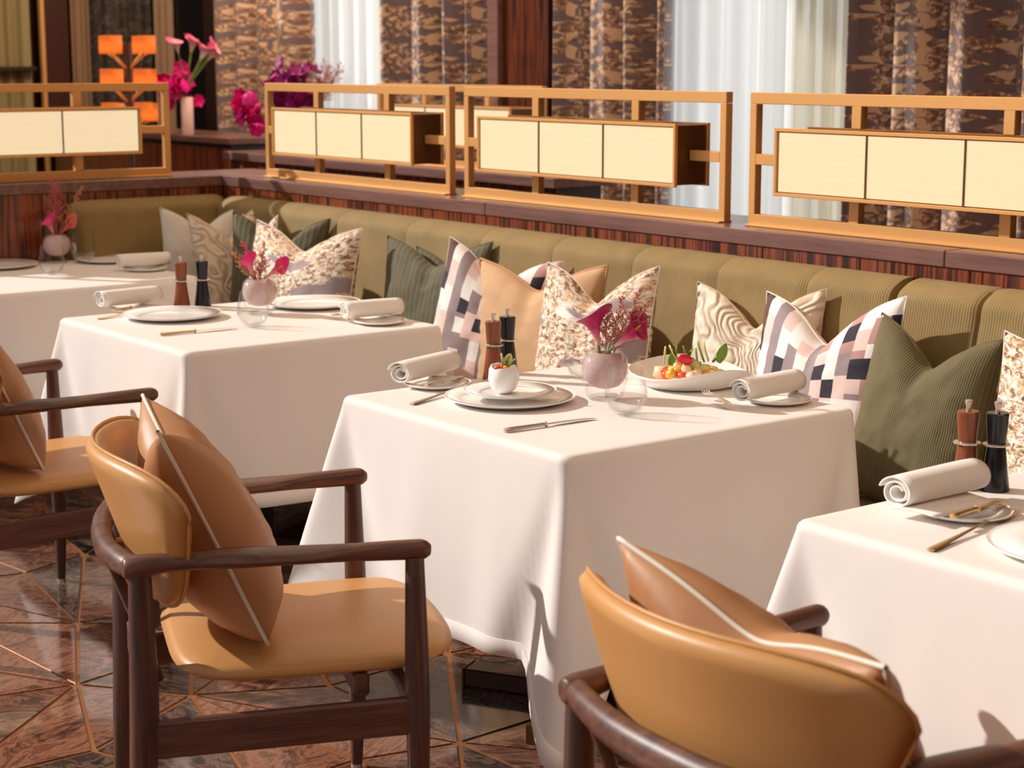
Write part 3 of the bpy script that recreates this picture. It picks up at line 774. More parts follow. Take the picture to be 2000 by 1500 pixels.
# ------------------------------------------------------------------ tables and cloths
HT = 0.75
W2, D2 = 0.444, 0.443
YC = 2.275 + D2
def tablecloth(cx, label, seed, corner):
    r = random.Random(seed)
    loop = []   # (point, outward normal, distance to nearest corner, corner index)
    rc = 0.03
    cs = [(-1, -1), (1, -1), (1, 1), (-1, 1)]
    segs = []
    for q in range(4):
        a, b = Vector(cs[q]), Vector(cs[(q + 1) % 4])
        ca = Vector((a.x * (W2 - rc), a.y * (D2 - rc))); 
        # corner arc around a
        base = math.atan2(a.y, a.x)
        base = {0: -PI * 0.75, 1: -PI * 0.25, 2: PI * 0.25, 3: PI * 0.75}[q]
        for k in range(11):
            an = base - PI / 4 + (PI / 2) * k / 10
            nv = Vector((math.cos(an), math.sin(an)))
            loop.append((ca + nv * rc, nv, abs(k / 10 - 0.5) * rc * PI / 2, q))
        cb = Vector((b.x * (W2 - rc), b.y * (D2 - rc)))
        nv = Vector((a.x + b.x, a.y + b.y)).normalized()
        L = (cb - ca).length
        nn = 44
        for k in range(1, nn):
            s = k / nn; s = 0.5 - 0.5 * math.cos(PI * s) * (0.35) - 0.5 * (1 - 2 * s) * 0.65
            d = min(s, 1 - s) * L + rc * PI / 4
            loop.append((ca.lerp(cb, s) + nv * rc, nv, d, q if s < 0.5 else (q + 1) % 4))
    n = len(loop)
    NV = 18
    ph = [r.uniform(0, 6.28) for _ in range(6)]
    def skirt(i, v):
        p, nv, d, q = loop[i]
        A, extra, wdt = corner[q]
        drop = 0.476 + extra * max(0, 1 - d / (wdt + 0.03)) ** 1.1
        s = i / n * 2 * PI
        f = (0.035 + 0.008 * math.sin(3 * s + ph[0])) * v ** 0.9 + v * (0.007 * math.sin(9 * s + ph[1]) + 0.003 * math.sin(17 * s + ph[2]) + 0.001 * math.sin(31 * s + ph[3]))
        out = Vector((nv.x * f, nv.y * f))
        cq = Vector(cs[q]).normalized()
        wv = 0.015 + wdt * v
        k = max(0, 1 - d / wv)
        push = A * v * (k * k * (3 - 2 * k))
        hollow = -0.034 * v * math.exp(-((d - wv * 1.15) / (0.4 * wv + 0.01)) ** 2)
        pos = p + out + cq * push + nv * hollow
        ease = 0.02
        return Vector((cx + pos.x, YC + pos.y, HT - drop * v))
    bm = bmesh.new()
    rows = []
    rr = 0.018
    def top_ring(ins, z):
        return [bm.verts.new((cx + p.x - nv.x * ins, YC + p.y - nv.y * ins, z)) for p, nv, d, q in loop]
    rows.append(top_ring(0.030, HT)); rows.append(top_ring(0.022, HT - 0.0002))
    for a in (25, 50, 72):
        an = math.radians(a); rows.append(top_ring(0.018 * (1 - math.sin(an)), HT - 0.018 * (1 - math.cos(an))))
    for j in range(NV + 1):
        v = j / NV
        ring = []
        for i in range(n):
            q = skirt(i, v); q.z -= 0.018 * (1 - v); ring.append(bm.verts.new(q))
        rows.append(ring)
    bm.faces.new(rows[0])
    for a, b in zip(rows, rows[1:]):
        for i in range(n):
            bm.faces.new((a[i], b[i], b[(i + 1) % n], a[(i + 1) % n]))
    bmesh.ops.recalc_face_normals(bm, faces=bm.faces)
    o = link('tablecloth', bm, M['cloth'])
    tag(o, label, 'tablecloth', 'white tablecloths')
    # turned-up hem: a slightly thicker band along the lower edge
    bm = bmesh.new(); band = []
    for v in (0.915, 0.918, 1.0, 1.0):
        band.append((v, 0.0016 if v in (0.918,) else 0.0016))
    rws = []
    for j, (v, off) in enumerate(((0.914, 0.0), (0.917, 0.0022), (0.999, 0.0022), (1.002, 0.0))):
        ring = []
        for i in range(n):
            q = skirt(i, v); q.z -= 0.018 * (1 - v); nv = loop[i][1]; ring.append(bm.verts.new(q + Vector((nv.x, nv.y, 0)) * off))
        rws.append(ring)
    for a, b in zip(rws, rws[1:]):
        for i in range(n): bm.faces.new((a[i], b[i], b[(i + 1) % n], a[(i + 1) % n]))
    bmesh.ops.recalc_face_normals(bm, faces=bm.faces)
    link('hem', bm, M['cloth'], o)
    return o
CN = [(0.15, 0.14, 0.18), (0.06, 0.20, 0.11), (0.03, 0.15, 0.12), (0.05, 0.15, 0.14)]
CN0 = [(0.03, 0.15, 0.14), (0.05, 0.20, 0.12), (0.03, 0.15, 0.12), (0.02, 0.15, 0.12)]
XR = [-6.078, -4.516, -2.817, -1.294]
names = ['in the far corner, by the short bench', 'on the second table from the corner, no food on it', 'on the middle table set with salad and bowl', 'on the nearest table, cut by the right frame edge']
pl = ['far corner table by the short bench', 'second table from the bench corner', 'middle table set with the salad', 'nearest table at the right edge']
def make_table(cx, label):
    t = thing('dining_table', label, 'table', (cx, YC, 0), 0, 'pedestal tables under the cloths')
    box('table_top', (0, 0, HT - 0.024), (2 * W2 - 0.02, 2 * D2 - 0.02, 0.04), M['walnut'], t, 0.004)
    box('column', (0, 0, 0.385), (0.10, 0.10, 0.66), M['dark'], t, 0.004)
    for a in (-PI / 3, PI / 6):
        f = box('foot', (0, 0, 0.024), (0.66, 0.075, 0.046), M['darkbrown'], t, 0.004); f.rotation_euler = (0, 0, a)
        for s in (-1, 1): box('foot_cap', (s * 0.333, 0, 0.024), (0.006, 0.077, 0.048), M['bronze'], f, 0.001)
    return t
tabs = []
for i, xr in enumerate(XR):
    cx = xr - W2
    if i == 0: tb = make_table(cx, 'pedestal table hidden under the cloth of the ' + pl[i]); tabs.append(tb)
    else: dup(tabs[0], (cx, YC, 0), 0, 'pedestal table hidden under the cloth of the ' + pl[i])
    tablecloth(cx, 'white linen tablecloth ' + names[i], 60 + i, CN0 if i == 0 else CN)

# ------------------------------------------------------------------ chairs
def rounded(s, q, n):
    """square [-1,1]^2 onto a superellipse of exponent n"""
    m = max(abs(s), abs(q))
    if m < 1e-9: return 0.0, 0.0
    a, b = s / m, q / m
    h = math.hypot(a, b); a2, b2 = a / h, b / h
    r = m * (abs(a2) ** n + abs(b2) ** n) ** (-1 / n)
    k = m ** 2          # keep the middle of the grid square
    return (1 - k) * s + k * a2 * r, (1 - k) * q + k * b2 * r
def make_chair(label):
    t = thing('armchair', label, 'chair', (0, 0, 0), 0, 'walnut armchairs with tan leather')
    wn, wz, lea = M['walnut'], M['walnutz'], M['leather']
    for s in (-1, 1):
        fx, rx = s * 0.309, s * 0.258
        tube('leg', curve_pts([(fx - s * 0.004, 0.495, 0.0, 0.0125), (fx, 0.50, 0.2, 0.020), (fx, 0.50, 0.40, 0.0235), (fx, 0.498, 0.56, 0.020), (fx, 0.497, 0.652, 0.0175)], 14) and [p[:3] for p in curve_pts([(fx - s * 0.004, 0.495, 0.0), (fx, 0.50, 0.2), (fx, 0.50, 0.40), (fx, 0.498, 0.56), (fx, 0.497, 0.652)], 14)],
             [p[0] for p in curve_pts([(0.0125,), (0.020,), (0.0235,), (0.020,), (0.0175,)], 14)], wz, t, 14)
        tube('leg', [p[:3] for p in curve_pts([(rx + s * 0.0, -0.025, 0.0), (rx, -0.01, 0.2), (rx, 0.0, 0.40), (rx, 0.0, 0.648)], 14)],
             [p[0] for p in curve_pts([(0.014,), (0.024,), (0.027,), (0.021,)], 14)], wz, t, 14)
        # arm: thin at the back, paddle in the middle, rounded nose in front
        ctl = [(s * 0.257, -0.031, 0.655, 0.010, 0.010), (s * 0.257, -0.025, 0.655, 0.020, 0.020), (s * 0.258, 0.0, 0.656, 0.026, 0.023), (s * 0.262, 0.06, 0.662, 0.023, 0.017), (s * 0.272, 0.17, 0.664, 0.042, 0.017), (s * 0.284, 0.28, 0.664, 0.044, 0.014), (s * 0.297, 0.40, 0.664, 0.024, 0.017), (s * 0.306, 0.49, 0.664, 0.020, 0.019), (s * 0.308, 0.515, 0.663, 0.018, 0.018), (s * 0.309, 0.527, 0.662, 0.010, 0.010)]
        cp = curve_pts(ctl, 40)
        tube('arm', [p[:3] for p in cp], [(max(p[3], .004), max(p[4], .004)) for p in cp], wn, t, 14)
        # side stretcher
        q = box('side_rail', (0, 0, 0), (0.022, 0.50, 0.072), wn, t, 0.005); q.location = (s * 0.284, 0.247, 0.335); q.rotation_euler = (math.radians(2), 0, -s * math.radians(5.8))
        # slanted brace below the seat
        tube('brace', [(s * 0.15, 0.46, 0.425), (s * 0.24, 0.48, 0.40), (s * 0.292, 0.497, 0.345)], [(0.012, 0.02), (0.011, 0.022), (0.010, 0.026)], wn, t, 8)
        # back support stick with brass pin
        tube('back_stay', [(s * 0.16, -0.045, 0.645), (s * 0.15, 0.0, 0.52), (s * 0.145, 0.035, 0.40)], [(0.011, 0.011)] * 3, wz, t, 8)
        tube('pin', [(s * 0.156, -0.036, 0.60), (s * 0.156, 0.02, 0.60)], 0.005, M['brass'], t, 8)
    # curved back rail joining both arms
    ctl = [(-0.262, 0.0, 0.655, 0.020, 0.019), (-0.22, -0.022, 0.653, 0.020, 0.023), (-0.11, -0.046, 0.648, 0.020, 0.027), (0, -0.052, 0.646, 0.020, 0.029), (0.11, -0.046, 0.648, 0.020, 0.027), (0.22, -0.022, 0.653, 0.020, 0.023), (0.262, 0.0, 0.655, 0.020, 0.019)]
    cp = curve_pts(ctl, 36); tube('back_rail', [p[:3] for p in cp], [(p[3], p[4]) for p in cp], M['walnut'], t, 12)
    box('cross_rail', (0, 0.012, 0.375), (0.50, 0.024, 0.066), M['walnut'], t, 0.005)
    box('cross_rail', (0, 0.40, 0.400), (0.56, 0.03, 0.045), M['walnut'], t, 0.005)
    # backrest shell
    def shell(side):
        def fn(u, v):
            s, q = 2 * u - 1, 2 * v - 1
            x, z = rounded(s, q, 4.8)
            vv = (z + 1) / 2
            hw = 0.185 + 0.150 * min(1, max(0, vv) / 0.75) ** 0.75
            T = 0.021 * max(0.0, 1 - max(abs(s), abs(q)) ** 15) ** 0.5
            X = x * hw
            y0 = 0.042 - 0.105 * vv + 1.10 * X * X
            zz = 0.535 + 0.308 * vv
            nx = -2.20 * X; ln = math.hypot(1, nx)
            return Vector((X + side * T * nx / ln, y0 + side * T / ln, zz))
        return fn
    bm = bmesh.new()
    a = add_grid(bm, shell(1), 28, 18); b = add_grid(bm, shell(-1), 28, 18)
    bmesh.ops.remove_doubles(bm, verts=bm.verts, dist=0.0004)
    bmesh.ops.recalc_face_normals(bm, faces=bm.faces)
    br = link('backrest', bm, lea, t)
    f = shell(0); edge = []
    for k in range(60):
        w = k / 60 * 4; i = int(w); e = w - i
        edge.append(f(*((e, 1), (1, 1 - e), (1 - e, 0), (0, e))[i]))
    bm = bmesh.new(); pts = edge + [edge[0]]
    add_tube(bm, pts, 0.0035, 6, cap=False); bmesh.ops.recalc_face_normals(bm, faces=bm.faces)
    link('seam', bm, lea, br)
    # seat pad
    def pad(side):
        def fn(u, v):
            s, q = 2 * u - 1, 2 * v - 1
            x, y = rounded(s, q, 4.6)
            hw = 0.262 + 0.034 * (y + 1) / 2
            T = 0.027 * max(0.0, 1 - max(abs(s), abs(q)) ** 4.5) ** 0.55
            dish = 0.014 * (x * x) + 0.006 * max(0, -y) ** 2 - 0.02 * max(0, y - 0.5) ** 1.5
            return Vector((x * hw, 0.325 + y * 0.265 + 0.022 * (1 - x * x) * (1 if y > 0 else 0) * max(0, y), 0.442 - dish * 0.6 + side * T))
        return fn
    bm = bmesh.new(); add_grid(bm, pad(1), 28, 28); add_grid(bm, pad(-1), 28, 28)
    bmesh.ops.remove_doubles(bm, verts=bm.verts, dist=0.0004); bmesh.ops.recalc_face_normals(bm, faces=bm.faces)
    link('seat', bm, lea, t)
    bm = bmesh.new()
    for s in (-1, 1):
        pass
    bm.free()
    for s in (-1, 1):
        lathe('glide', [(0, 0), (0.013, 0), (0.013, 0.008), (0, 0.008)], M['silver'], t, 12, (s * 0.305, 0.495, 0.0))
        lathe('glide', [(0, 0), (0.0145, 0), (0.0145, 0.008), (0, 0.008)], M['silver'], t, 12, (s * 0.258, -0.025, 0.0))
    return t
CH = [((-3.149, 1.455), -21.5, 'walnut armchair whole in view facing the table with the salad'), ((-4.722, 1.607), 0.8, 'walnut armchair at the left edge, at the second table'), ((-1.678, 1.572), -4.2, 'walnut armchair in front, tan leather back turned to the camera')]
ch0 = make_chair(CH[0][2]); ch0.location = (*CH[0][0], 0); ch0.rotation_euler = (0, 0, math.radians(CH[0][1]))
for p, a, lb in CH[1:]: dup(ch0, (*p, 0), math.radians(a), lb)

# ------------------------------------------------------------------ cushions
def cushion_mesh(wd, h, th, chop, seed, n=36, belly=0.3):
    r = random.Random(seed); off = Vector((r.uniform(-9, 9), r.uniform(-9, 9), 0))
    def sheet(side):
        def fn(u, v):
            s, q = 2 * u - 1, 2 * v - 1
            x = s * (1 - 0.06 * (1 - q * q)); z = q * (1 - 0.04 * (1 - s * s))
            up = max(0, (q + 0.25) / 1.25)
            dn = chop * math.exp(-(abs(s) / 0.42) ** 1.7) * up ** 1.8
            flare = 0.03 * abs(s) ** 3 * up
            T = th * max(0, (1 - abs(s) ** 2.8) * (1 - abs(q) ** 2.8)) ** 0.52 * (1 + belly * -q * 0.5)
            T *= 1 - 0.55 * chop / 0.3 * math.exp(-(s / 0.10) ** 2) * up ** 2
            e = max(0, 1 - max(abs(s), abs(q)) ** 8)
            T += e * 0.006 * noise.noise(Vector((s * 3, q * 3, side * 3)) + off) + e * 0.003 * noise.noise(Vector((s * 9, q * 7, side * 3)) + off)
            T += e * 0.0035 * (abs(s) ** 3 * (1 - abs(q)) * math.sin(23 * q + 5 * noise.noise(Vector((q * 4, side, seed)))) + abs(q) ** 3 * (1 - abs(s)) * math.sin(21 * s + 5 * noise.noise(Vector((s * 4, side, seed + 9)))))
            zz = h / 2 + z * h / 2 - dn * h + flare * h
            return Vector((x * wd / 2, -side * T, zz))
        return fn
    return sheet
def cushion(TL, TR, m, label, th=0.075, chop=0.22, base=0.11, seed=0, piping=None, zb=0.452, group=None, h=None, tilt=None, tip=0.03):
    TL, TR = Vector(TL), Vector(TR)
    ax = (TR - TL).normalized(); mid = (TL + TR) / 2
    fw = Vector((ax.y, -ax.x, 0)).normalized()      # towards the sitter
    bot = Vector((mid.x, mid.y, zb)) + fw * base
    up = (mid - bot); H = up.length / (1 + tip); up.normalize()
    up = (up - ax * up.dot(ax)).normalized()
    nb = ax.cross(up).normalized()   # local +Y... x cross z
    wd = (TR - TL).length
    nrm = up.cross(ax).normalized()
    mat = Matrix(((ax.x, nrm.x, up.x, bot.x), (ax.y, nrm.y, up.y, bot.y), (ax.z, nrm.z, up.z, bot.z), (0, 0, 0, 1)))
    return put_cushion(mat, wd, H, th, chop, m, label, seed, piping)
def put_cushion(mat, wd, H, th, chop, m, label, seed, piping):
    t = thing('cushion', label, 'cushion'); t.matrix_world = mat
    sh = cushion_mesh(wd, H, th, chop, seed)
    bm = bmesh.new(); n = 36
    add_grid(bm, sh(1), n, n, uvfn=lambda u, v: (u * wd / 0.5, v * H / 0.5)); add_grid(bm, sh(-1), n, n, uvfn=lambda u, v: (u * wd / 0.5 + 2, v * H / 0.5))
    bmesh.ops.remove_doubles(bm, verts=bm.verts, dist=0.0005); bmesh.ops.recalc_face_normals(bm, faces=bm.faces)
    link('cover', bm, m, t)
    f = sh(0); pts = []
    for k in range(120):
        w = k / 120 * 4; i = int(w); e = w - i
        p = f(*((e, 1), (1, 1 - e), (1 - e, 0), (0, e))[i]); p.y = 0; pts.append(p)
    bm = bmesh.new(); add_tube(bm, pts + [pts[0]], 0.0042 if piping else 0.002, 6, cap=False, upv=Vector((0, 1, 0))); bmesh.ops.recalc_face_normals(bm, faces=bm.faces)
    link('piping' if piping else 'seam', bm, piping or m, t)
    return t
cushion((-3.085, 3.52, 0.920), (-2.676, 3.50, 0.905), M['green'], 'dark green corduroy cushion leaning in front of the geometric one, right', 0.085, 0.2, 0.10, 1)
cushion((-3.494, 3.57, 0.926), (-2.975, 3.55, 0.968), M['geo'], 'geometric pink and navy cushion beside the dark green corduroy cushion', 0.08, 0.24, 0.10, 2)
cushion((-3.82, 3.60, 0.920), (-3.33, 3.625, 0.946), M['wavecut'], 'cream wave-textured cushion behind the salad plate', 0.075, 0.22, 0.08, 3)
cushion((-4.336, 3.45, 0.942), (-3.893, 3.52, 0.965), M['abstract'], 'cream and ochre abstract cushion right of the tan piped cushion', 0.085, 0.20, 0.11, 4)
cushion((-4.775, 3.505, 0.912), (-4.215, 3.585, 0.934), M['tan'], 'plain tan cushion with piped edge behind the pepper mills', 0.075, 0.16, 0.08, 5, M['tanpipe'])
cushion((-4.98, 3.45, 0.980), (-4.56, 3.60, 0.924), M['geo'], 'geometric pink and navy cushion between dark green and tan cushions', 0.075, 0.2, 0.10, 6)
cushion((-5.43, 3.565, 0.935), (-4.885, 3.635, 0.951), M['greenvelvet'], 'dark green cushion left of the geometric one, front of its pair', 0.06, 0.16, 0.07, 7)
cushion((-5.33, 3.63, 0.90), (-4.838, 3.65, 0.926), M['greenvelvet'], 'dark green cushion mostly hidden, rear of the middle pair', 0.04, 0.16, 0.05, 8)
cushion((-6.05, 3.37, 0.96), (-5.47, 3.475, 0.964), M['abstract'], 'large cream and brown abstract cushion behind the second table', 0.085, 0.16, 0.10, 9)
cushion((-6.62, 3.63, 0.93), (-6.24, 3.58, 0.953), M['abstract'], 'abstract cushion of which one tip shows, near the corner', 0.05, 0.2, 0.07, 10)
cushion((-6.33, 3.40, 0.972), (-5.974, 3.63, 0.958), M['greenvelvet'], 'dark green cushion behind the large abstract one near the corner', 0.06, 0.22, 0.06, 11)
cushion((-6.46, 3.275, 0.963), (-6.60, 3.66, 0.957), M['wavecut'], 'cream wave-textured cushion in the bench corner', 0.075, 0.22, 0.10, 12)
cushion((-6.74, 3.28, 0.967), (-6.76, 3.66, 0.95), M['grey'], 'plain pale grey cushion against the short bench back', 0.07, 0.14, 0.06, 13)
cushion((-2.61, 3.43, 0.935), (-2.12, 3.45, 0.94), M['abstract'], 'abstract cushion cut by the right frame edge behind the mills', 0.08, 0.2, 0.09, 14)
# brown cushions standing on the chairs (in chair space: rest on the seat, lean on the backrest)
PILLOW = [((0.012, 0.235), (0.015, 0.052, 0.878), 0.43, 0.03), ((0, 0.235), (0, 0.065, 0.87), 0.43, 0.0), ((-0.015, 0.25), (0.018, 0.060, 0.847), 0.515, -0.03)]
for (p, a, lb), nm, (bo, to, pw, rl) in zip(CH, ('brown cushion with cream piping on the whole armchair', 'brown cushion with cream piping on the armchair at the left edge', 'brown cushion with cream piping behind the nearest leather backrest'), PILLOW):
    cm = Matrix.Translation((*p, 0)) @ Matrix.Rotation(math.radians(a), 4, 'Z')
    bot = Vector((*bo, 0.474)); top = Vector(to); up = (top - bot); H = up.length; up.normalize()
    ax = Vector((-1, 0, 0)); ax = (ax - up * ax.dot(up)).normalized(); nrm = up.cross(ax).normalized()
    lm = Matrix(((ax.x, nrm.x, up.x, bot.x), (ax.y, nrm.y, up.y, bot.y), (ax.z, nrm.z, up.z, bot.z), (0, 0, 0, 1)))
    put_cushion(cm @ lm @ Matrix.Rotation(rl, 4, 'Y'), pw, H, 0.100, 0.13, M['brown'], nm, 20 + int(a), M['piping'])

# ------------------------------------------------------------------ tableware
TZ = HT + 0.0006
def plate(name, loc, R, label, grp=None, well=0.6, h=0.018, rimmat=None):
    prof = [(0, 0.003), (R * well * 0.9, 0.003), (R * well, 0.005), (R * 0.97, h), (R, h + 0.001), (R * 1.0, h - 0.002), (R * 0.97, h - 0.004), (R * well * 1.02, 0.0), (R * well * 0.85, 0.0), (0, 0.0)]
    o = lathe(name, prof, M['porcelain'], None, 56, ang=50)
    t = o; t.location = loc
    bm = bmesh.new(); add_lathe(bm, [(R * (well + 0.05), 0.0064), (R * 0.94, h * 0.965 + 0.0004), (R * 0.945, h * 0.97 + 0.0012), (R * (well + 0.045), 0.0072)], 56)
    bmesh.ops.recalc_face_normals(bm, faces=bm.faces)
    rm = link('rim', bm, rimmat or M['porc_grey'], o)
    # fine radial ribs on the rim
    return tag(o, label, 'plate', grp)
def napkin(loc, direction, label, L=0.20, R=0.030, seed=0, sx=1.15):
    d = Vector(direction).normalized(); r = random.Random(seed)
    bm = bmesh.new(); turns = 2.4; N_ = 64; nl = 10
    def prof(s):
        an = s * turns * 2 * PI + 0.4; rad = 0.008 + (R - 0.008) * s
        return rad * math.cos(an) * sx, rad * math.sin(an) * 0.92
    def fn(u, v):
        a, b = prof(u); k = 1 - 0.04 * abs(2 * v - 1) ** 3 + 0.012 * math.sin(5 * v + seed)
        dv = (v - 0.5) * L + 0.008 * (1 - u) * (1 if v > 0.5 else -1) * abs(2 * v - 1) ** 6 * -1
        return Vector((a * k, dv, b * k + R * 0.92))
    add_grid(bm, fn, N_, nl)
    o = link('napkin', bm, M['napkin'])
    md = o.modifiers.new('t', 'SOLIDIFY'); md.thickness = 0.0035; md.offset = -1
    o.location = loc; o.rotation_euler = (0, 0, math.atan2(d.y, d.x) - PI / 2)
    # loose flap under the roll
    return tag(o, label, 'napkin', None)
def knife(a, b, label, z=TZ, m='silver', w=0.008):
    a, b = Vector((*a, 0)), Vector((*b, 0)); L = (b - a).length
    t = thing('knife', label, 'knife', (a.x, a.y, z), math.atan2(b.y - a.y, b.x - a.x))
    lathe_pts = curve_pts([(0, 0, 0.005, 0.004, 0.003), (0.01, 0, 0.0055, w * 0.9, 0.0048), (L * 0.3, 0, 0.0055, w * 0.62, 0.0042), (L * 0.44, 0, 0.0055, w * 0.66, 0.0042)], 14)
    tube('handle', [p[:3] for p in lathe_pts], [(p[3], p[4]) for p in lathe_pts], M[m], t, 10)
    tube('bolster', [(L * 0.44, 0, 0.0055), (L * 0.452, 0, 0.0055), (L * 0.465, 0, 0.0055)], [(0.005, 0.005), (0.0075, 0.0065), (0.004, 0.004)], M[m], t, 10)
    bp = curve_pts([(L * 0.46, 0, 0.005, 0.004, 0.0014), (L * 0.6, 0.002, 0.005, 0.0085, 0.0010), (L * 0.85, 0.002, 0.004, 0.009, 0.0008), (L * 0.97, -0.001, 0.003, 0.005, 0.0006), (L, -0.003, 0.003, 0.001, 0.0005)], 16)
    tube('blade', [p[:3] for p in bp], [(max(p[3], .0006), p[4]) for p in bp], M[m], t, 8)
    return t
def fork(a, b, label, z=TZ, m='silver'):
    a, b = Vector((*a, 0)), Vector((*b, 0)); L = (b - a).length
    t = thing('fork', label, 'fork', (a.x, a.y, z), math.atan2(b.y - a.y, b.x - a.x))
    hp = curve_pts([(0, 0, 0.003, 0.005, 0.002), (0.012, 0, 0.003, 0.009, 0.0025), (L * 0.35, 0, 0.006, 0.0045, 0.0022), (L * 0.62, 0, 0.010, 0.003, 0.002), (L * 0.70, 0, 0.008, 0.008, 0.0013), (L * 0.76, 0, 0.005, 0.0115, 0.0011), (L * 0.79, 0, 0.004, 0.0115, 0.001)], 24)
    tube('handle', [p[:3] for p in hp], [(p[3], p[4]) for p in hp], M[m], t, 10)
    for k in range(4):
        y = (k - 1.5) * 0.0062
        tube('tine', [(L * 0.785, y, 0.004), (L * 0.9, y, 0.0035), (L, y * 0.92, 0.008)], [0.0017, 0.0014, 0.0007], M[m], t, 6)
    return t
mill0 = None
def mill(loc, m, label, h=0.150):
    t = thing('pepper_mill', label, 'mill', loc)
    k = h / 0.15
    lathe('body', [(0, 0), (0.0275, 0), (0.028, 0.003 * k), (0.0215, 0.05 * k), (0.0175, 0.086 * k), (0, 0.086 * k)], m, t, 32, ang=35)
    lathe('ring', [(0.0172, 0.086 * k), (0.026, 0.0875 * k), (0.026, 0.090 * k), (0.0172, 0.0915 * k), (0.0172, 0.086 * k)], M['silver'], t, 32, ang=20)
    lathe('head', [(0, 0.0905 * k), (0.0172, 0.0905 * k), (0.018, 0.10 * k), (0.0205, 0.135 * k), (0.0215, 0.148 * k), (0.0195, 0.150 * k), (0, 0.150 * k)], m, t, 32, ang=35)
    lathe('knob', [(0, 0.1495 * k), (0.005, 0.1495 * k), (0.0045, 0.157 * k), (0.007, 0.168 * k), (0.0065, 0.171 * k), (0, 0.171 * k)], M['silver'], t, 20, ang=40)
    return t
def tumbler(loc, label, R=0.05, h=0.108, fill=0.4):
    t = thing('water_glass', label, 'glass', loc)
    lathe('bowl', [(0, 0.002), (0.022, 0.002), (0.036, 0.012), (R, 0.04), (R * 0.99, 0.055), (R * 0.80, h), (R * 0.775, h), (R * 0.965, 0.055), (R * 0.97, 0.041), (0.034, 0.016), (0.02, 0.007), (0, 0.007)], M['glass'], t, 40, ang=60)
    lathe('water', [(0, 0.008), (0.02, 0.008), (0.033, 0.017), (R * 0.955, 0.042), (R * 0.955, 0.044), (0, 0.044)], M['water'], t, 40, ang=50)
    return t
def vase(loc, label, R=0.058, h=0.118):
    t = thing('flower_vase', label, 'vase', loc)
    lathe('outer_glass', [(0, 0.001), (R * 0.64, 0.001), (R * 0.76, 0.008), (R * 0.88, 0.03), (R * 0.98, h * 0.45), (R, h * 0.62), (R * 0.93, h * 0.85), (R * 0.7, h * 0.985), (R * 0.42, h), (R * 0.40, h * 0.975), (R * 0.68, h * 0.955), (R * 0.9, h * 0.82)], M['glass'], t, 40, ang=60)
    lathe('lilac_bubble', [(0, 0.026), (R * 0.3, 0.027), (R * 0.64, 0.034), (R * 0.86, 0.050), (R * 0.94, h * 0.55), (R * 0.95, h * 0.68), (R * 0.86, h * 0.85), (R * 0.6, h * 0.955), (R * 0.4, h * 0.965), (R * 0.36, h * 0.93), (R * 0.6, h * 0.86), (R * 0.7, 0.065), (R * 0.4, 0.036), (0, 0.033)], M['lilac'], t, 40, ang=60)
    lathe('glass_foot', [(0, 0.0), (R * 0.62, 0.0), (R * 0.66, 0.004), (R * 0.6, 0.009), (0, 0.009)], M['glass'], t, 32)
    return t
# -- middle table
T3 = 'on the middle table'
plate('side_plate', (-3.655, 2.535, TZ), 0.085, 'small white side plate under the rolled napkin left of the egg bowl', 'side plates', 0.62, 0.012)
napkin((-3.72, 2.545, TZ + 0.013), (-0.35, 0.94), 'rolled cream napkin left of the egg bowl', 0.235, 0.029, 1)
knife((-3.59, 2.455), (-3.665, 2.62), 'butter knife on the side plate beside the egg bowl table setting', TZ + 0.013)
fork((-3.487, 2.345), (-3.635, 2.70), 'silver fork partly hidden by the charger with the egg bowl')
CHX, CHY = -3.385, 2.56
plate('charger', (CHX, CHY, TZ), 0.158, 'wide pale charger plate under the egg bowl', None, 0.72, 0.016)
plate('dessert_plate', (CHX, CHY, TZ + 0.0155), 0.112, 'white plate directly beneath the egg bowl', None, 0.62, 0.014, M['porcelain'])
EG = (CHX - 0.012, CHY - 0.01, TZ + 0.0192)
def wavy(r, z, an): return (0.0045 * math.sin(an * 2 + 0.9) + 0.0018 * math.sin(an * 5)) * min(1, max(0, (z - 0.040) / 0.02))
tag(lathe('egg_bowl', [(0, 0), (0.016, 0.0), (0.030, 0.012), (0.0378, 0.034), (0.0355, 0.056), (0.030, 0.066), (0.027, 0.065), (0.033, 0.055), (0.035, 0.034), (0.026, 0.014), (0, 0.006)], M['porcelain'], None, 48, ang=60, wav=wavy), 'white egg-shaped porcelain bowl with a broken rim', 'bowl').location = EG
knife((-3.098, 2.325), (-3.09, 2.58), 'silver knife lying in front of the charger with the egg bowl')
vase((-3.27, 2.76, TZ), 'lilac glass vase with magenta callas beside the salad')
tumbler((-3.09, 2.672, TZ), 'clear water glass in front of the lilac vase by the salad')
tumbler((-3.52, 2.90, TZ), 'clear water glass behind the lilac vase by the salad')
mill((-3.654, 2.71, TZ), M['millwood'], 'brown wooden pepper mill on the middle table behind the egg bowl')
mill((-3.70, 2.79, TZ), M['millblack'], 'black salt mill on the middle table behind the egg bowl')
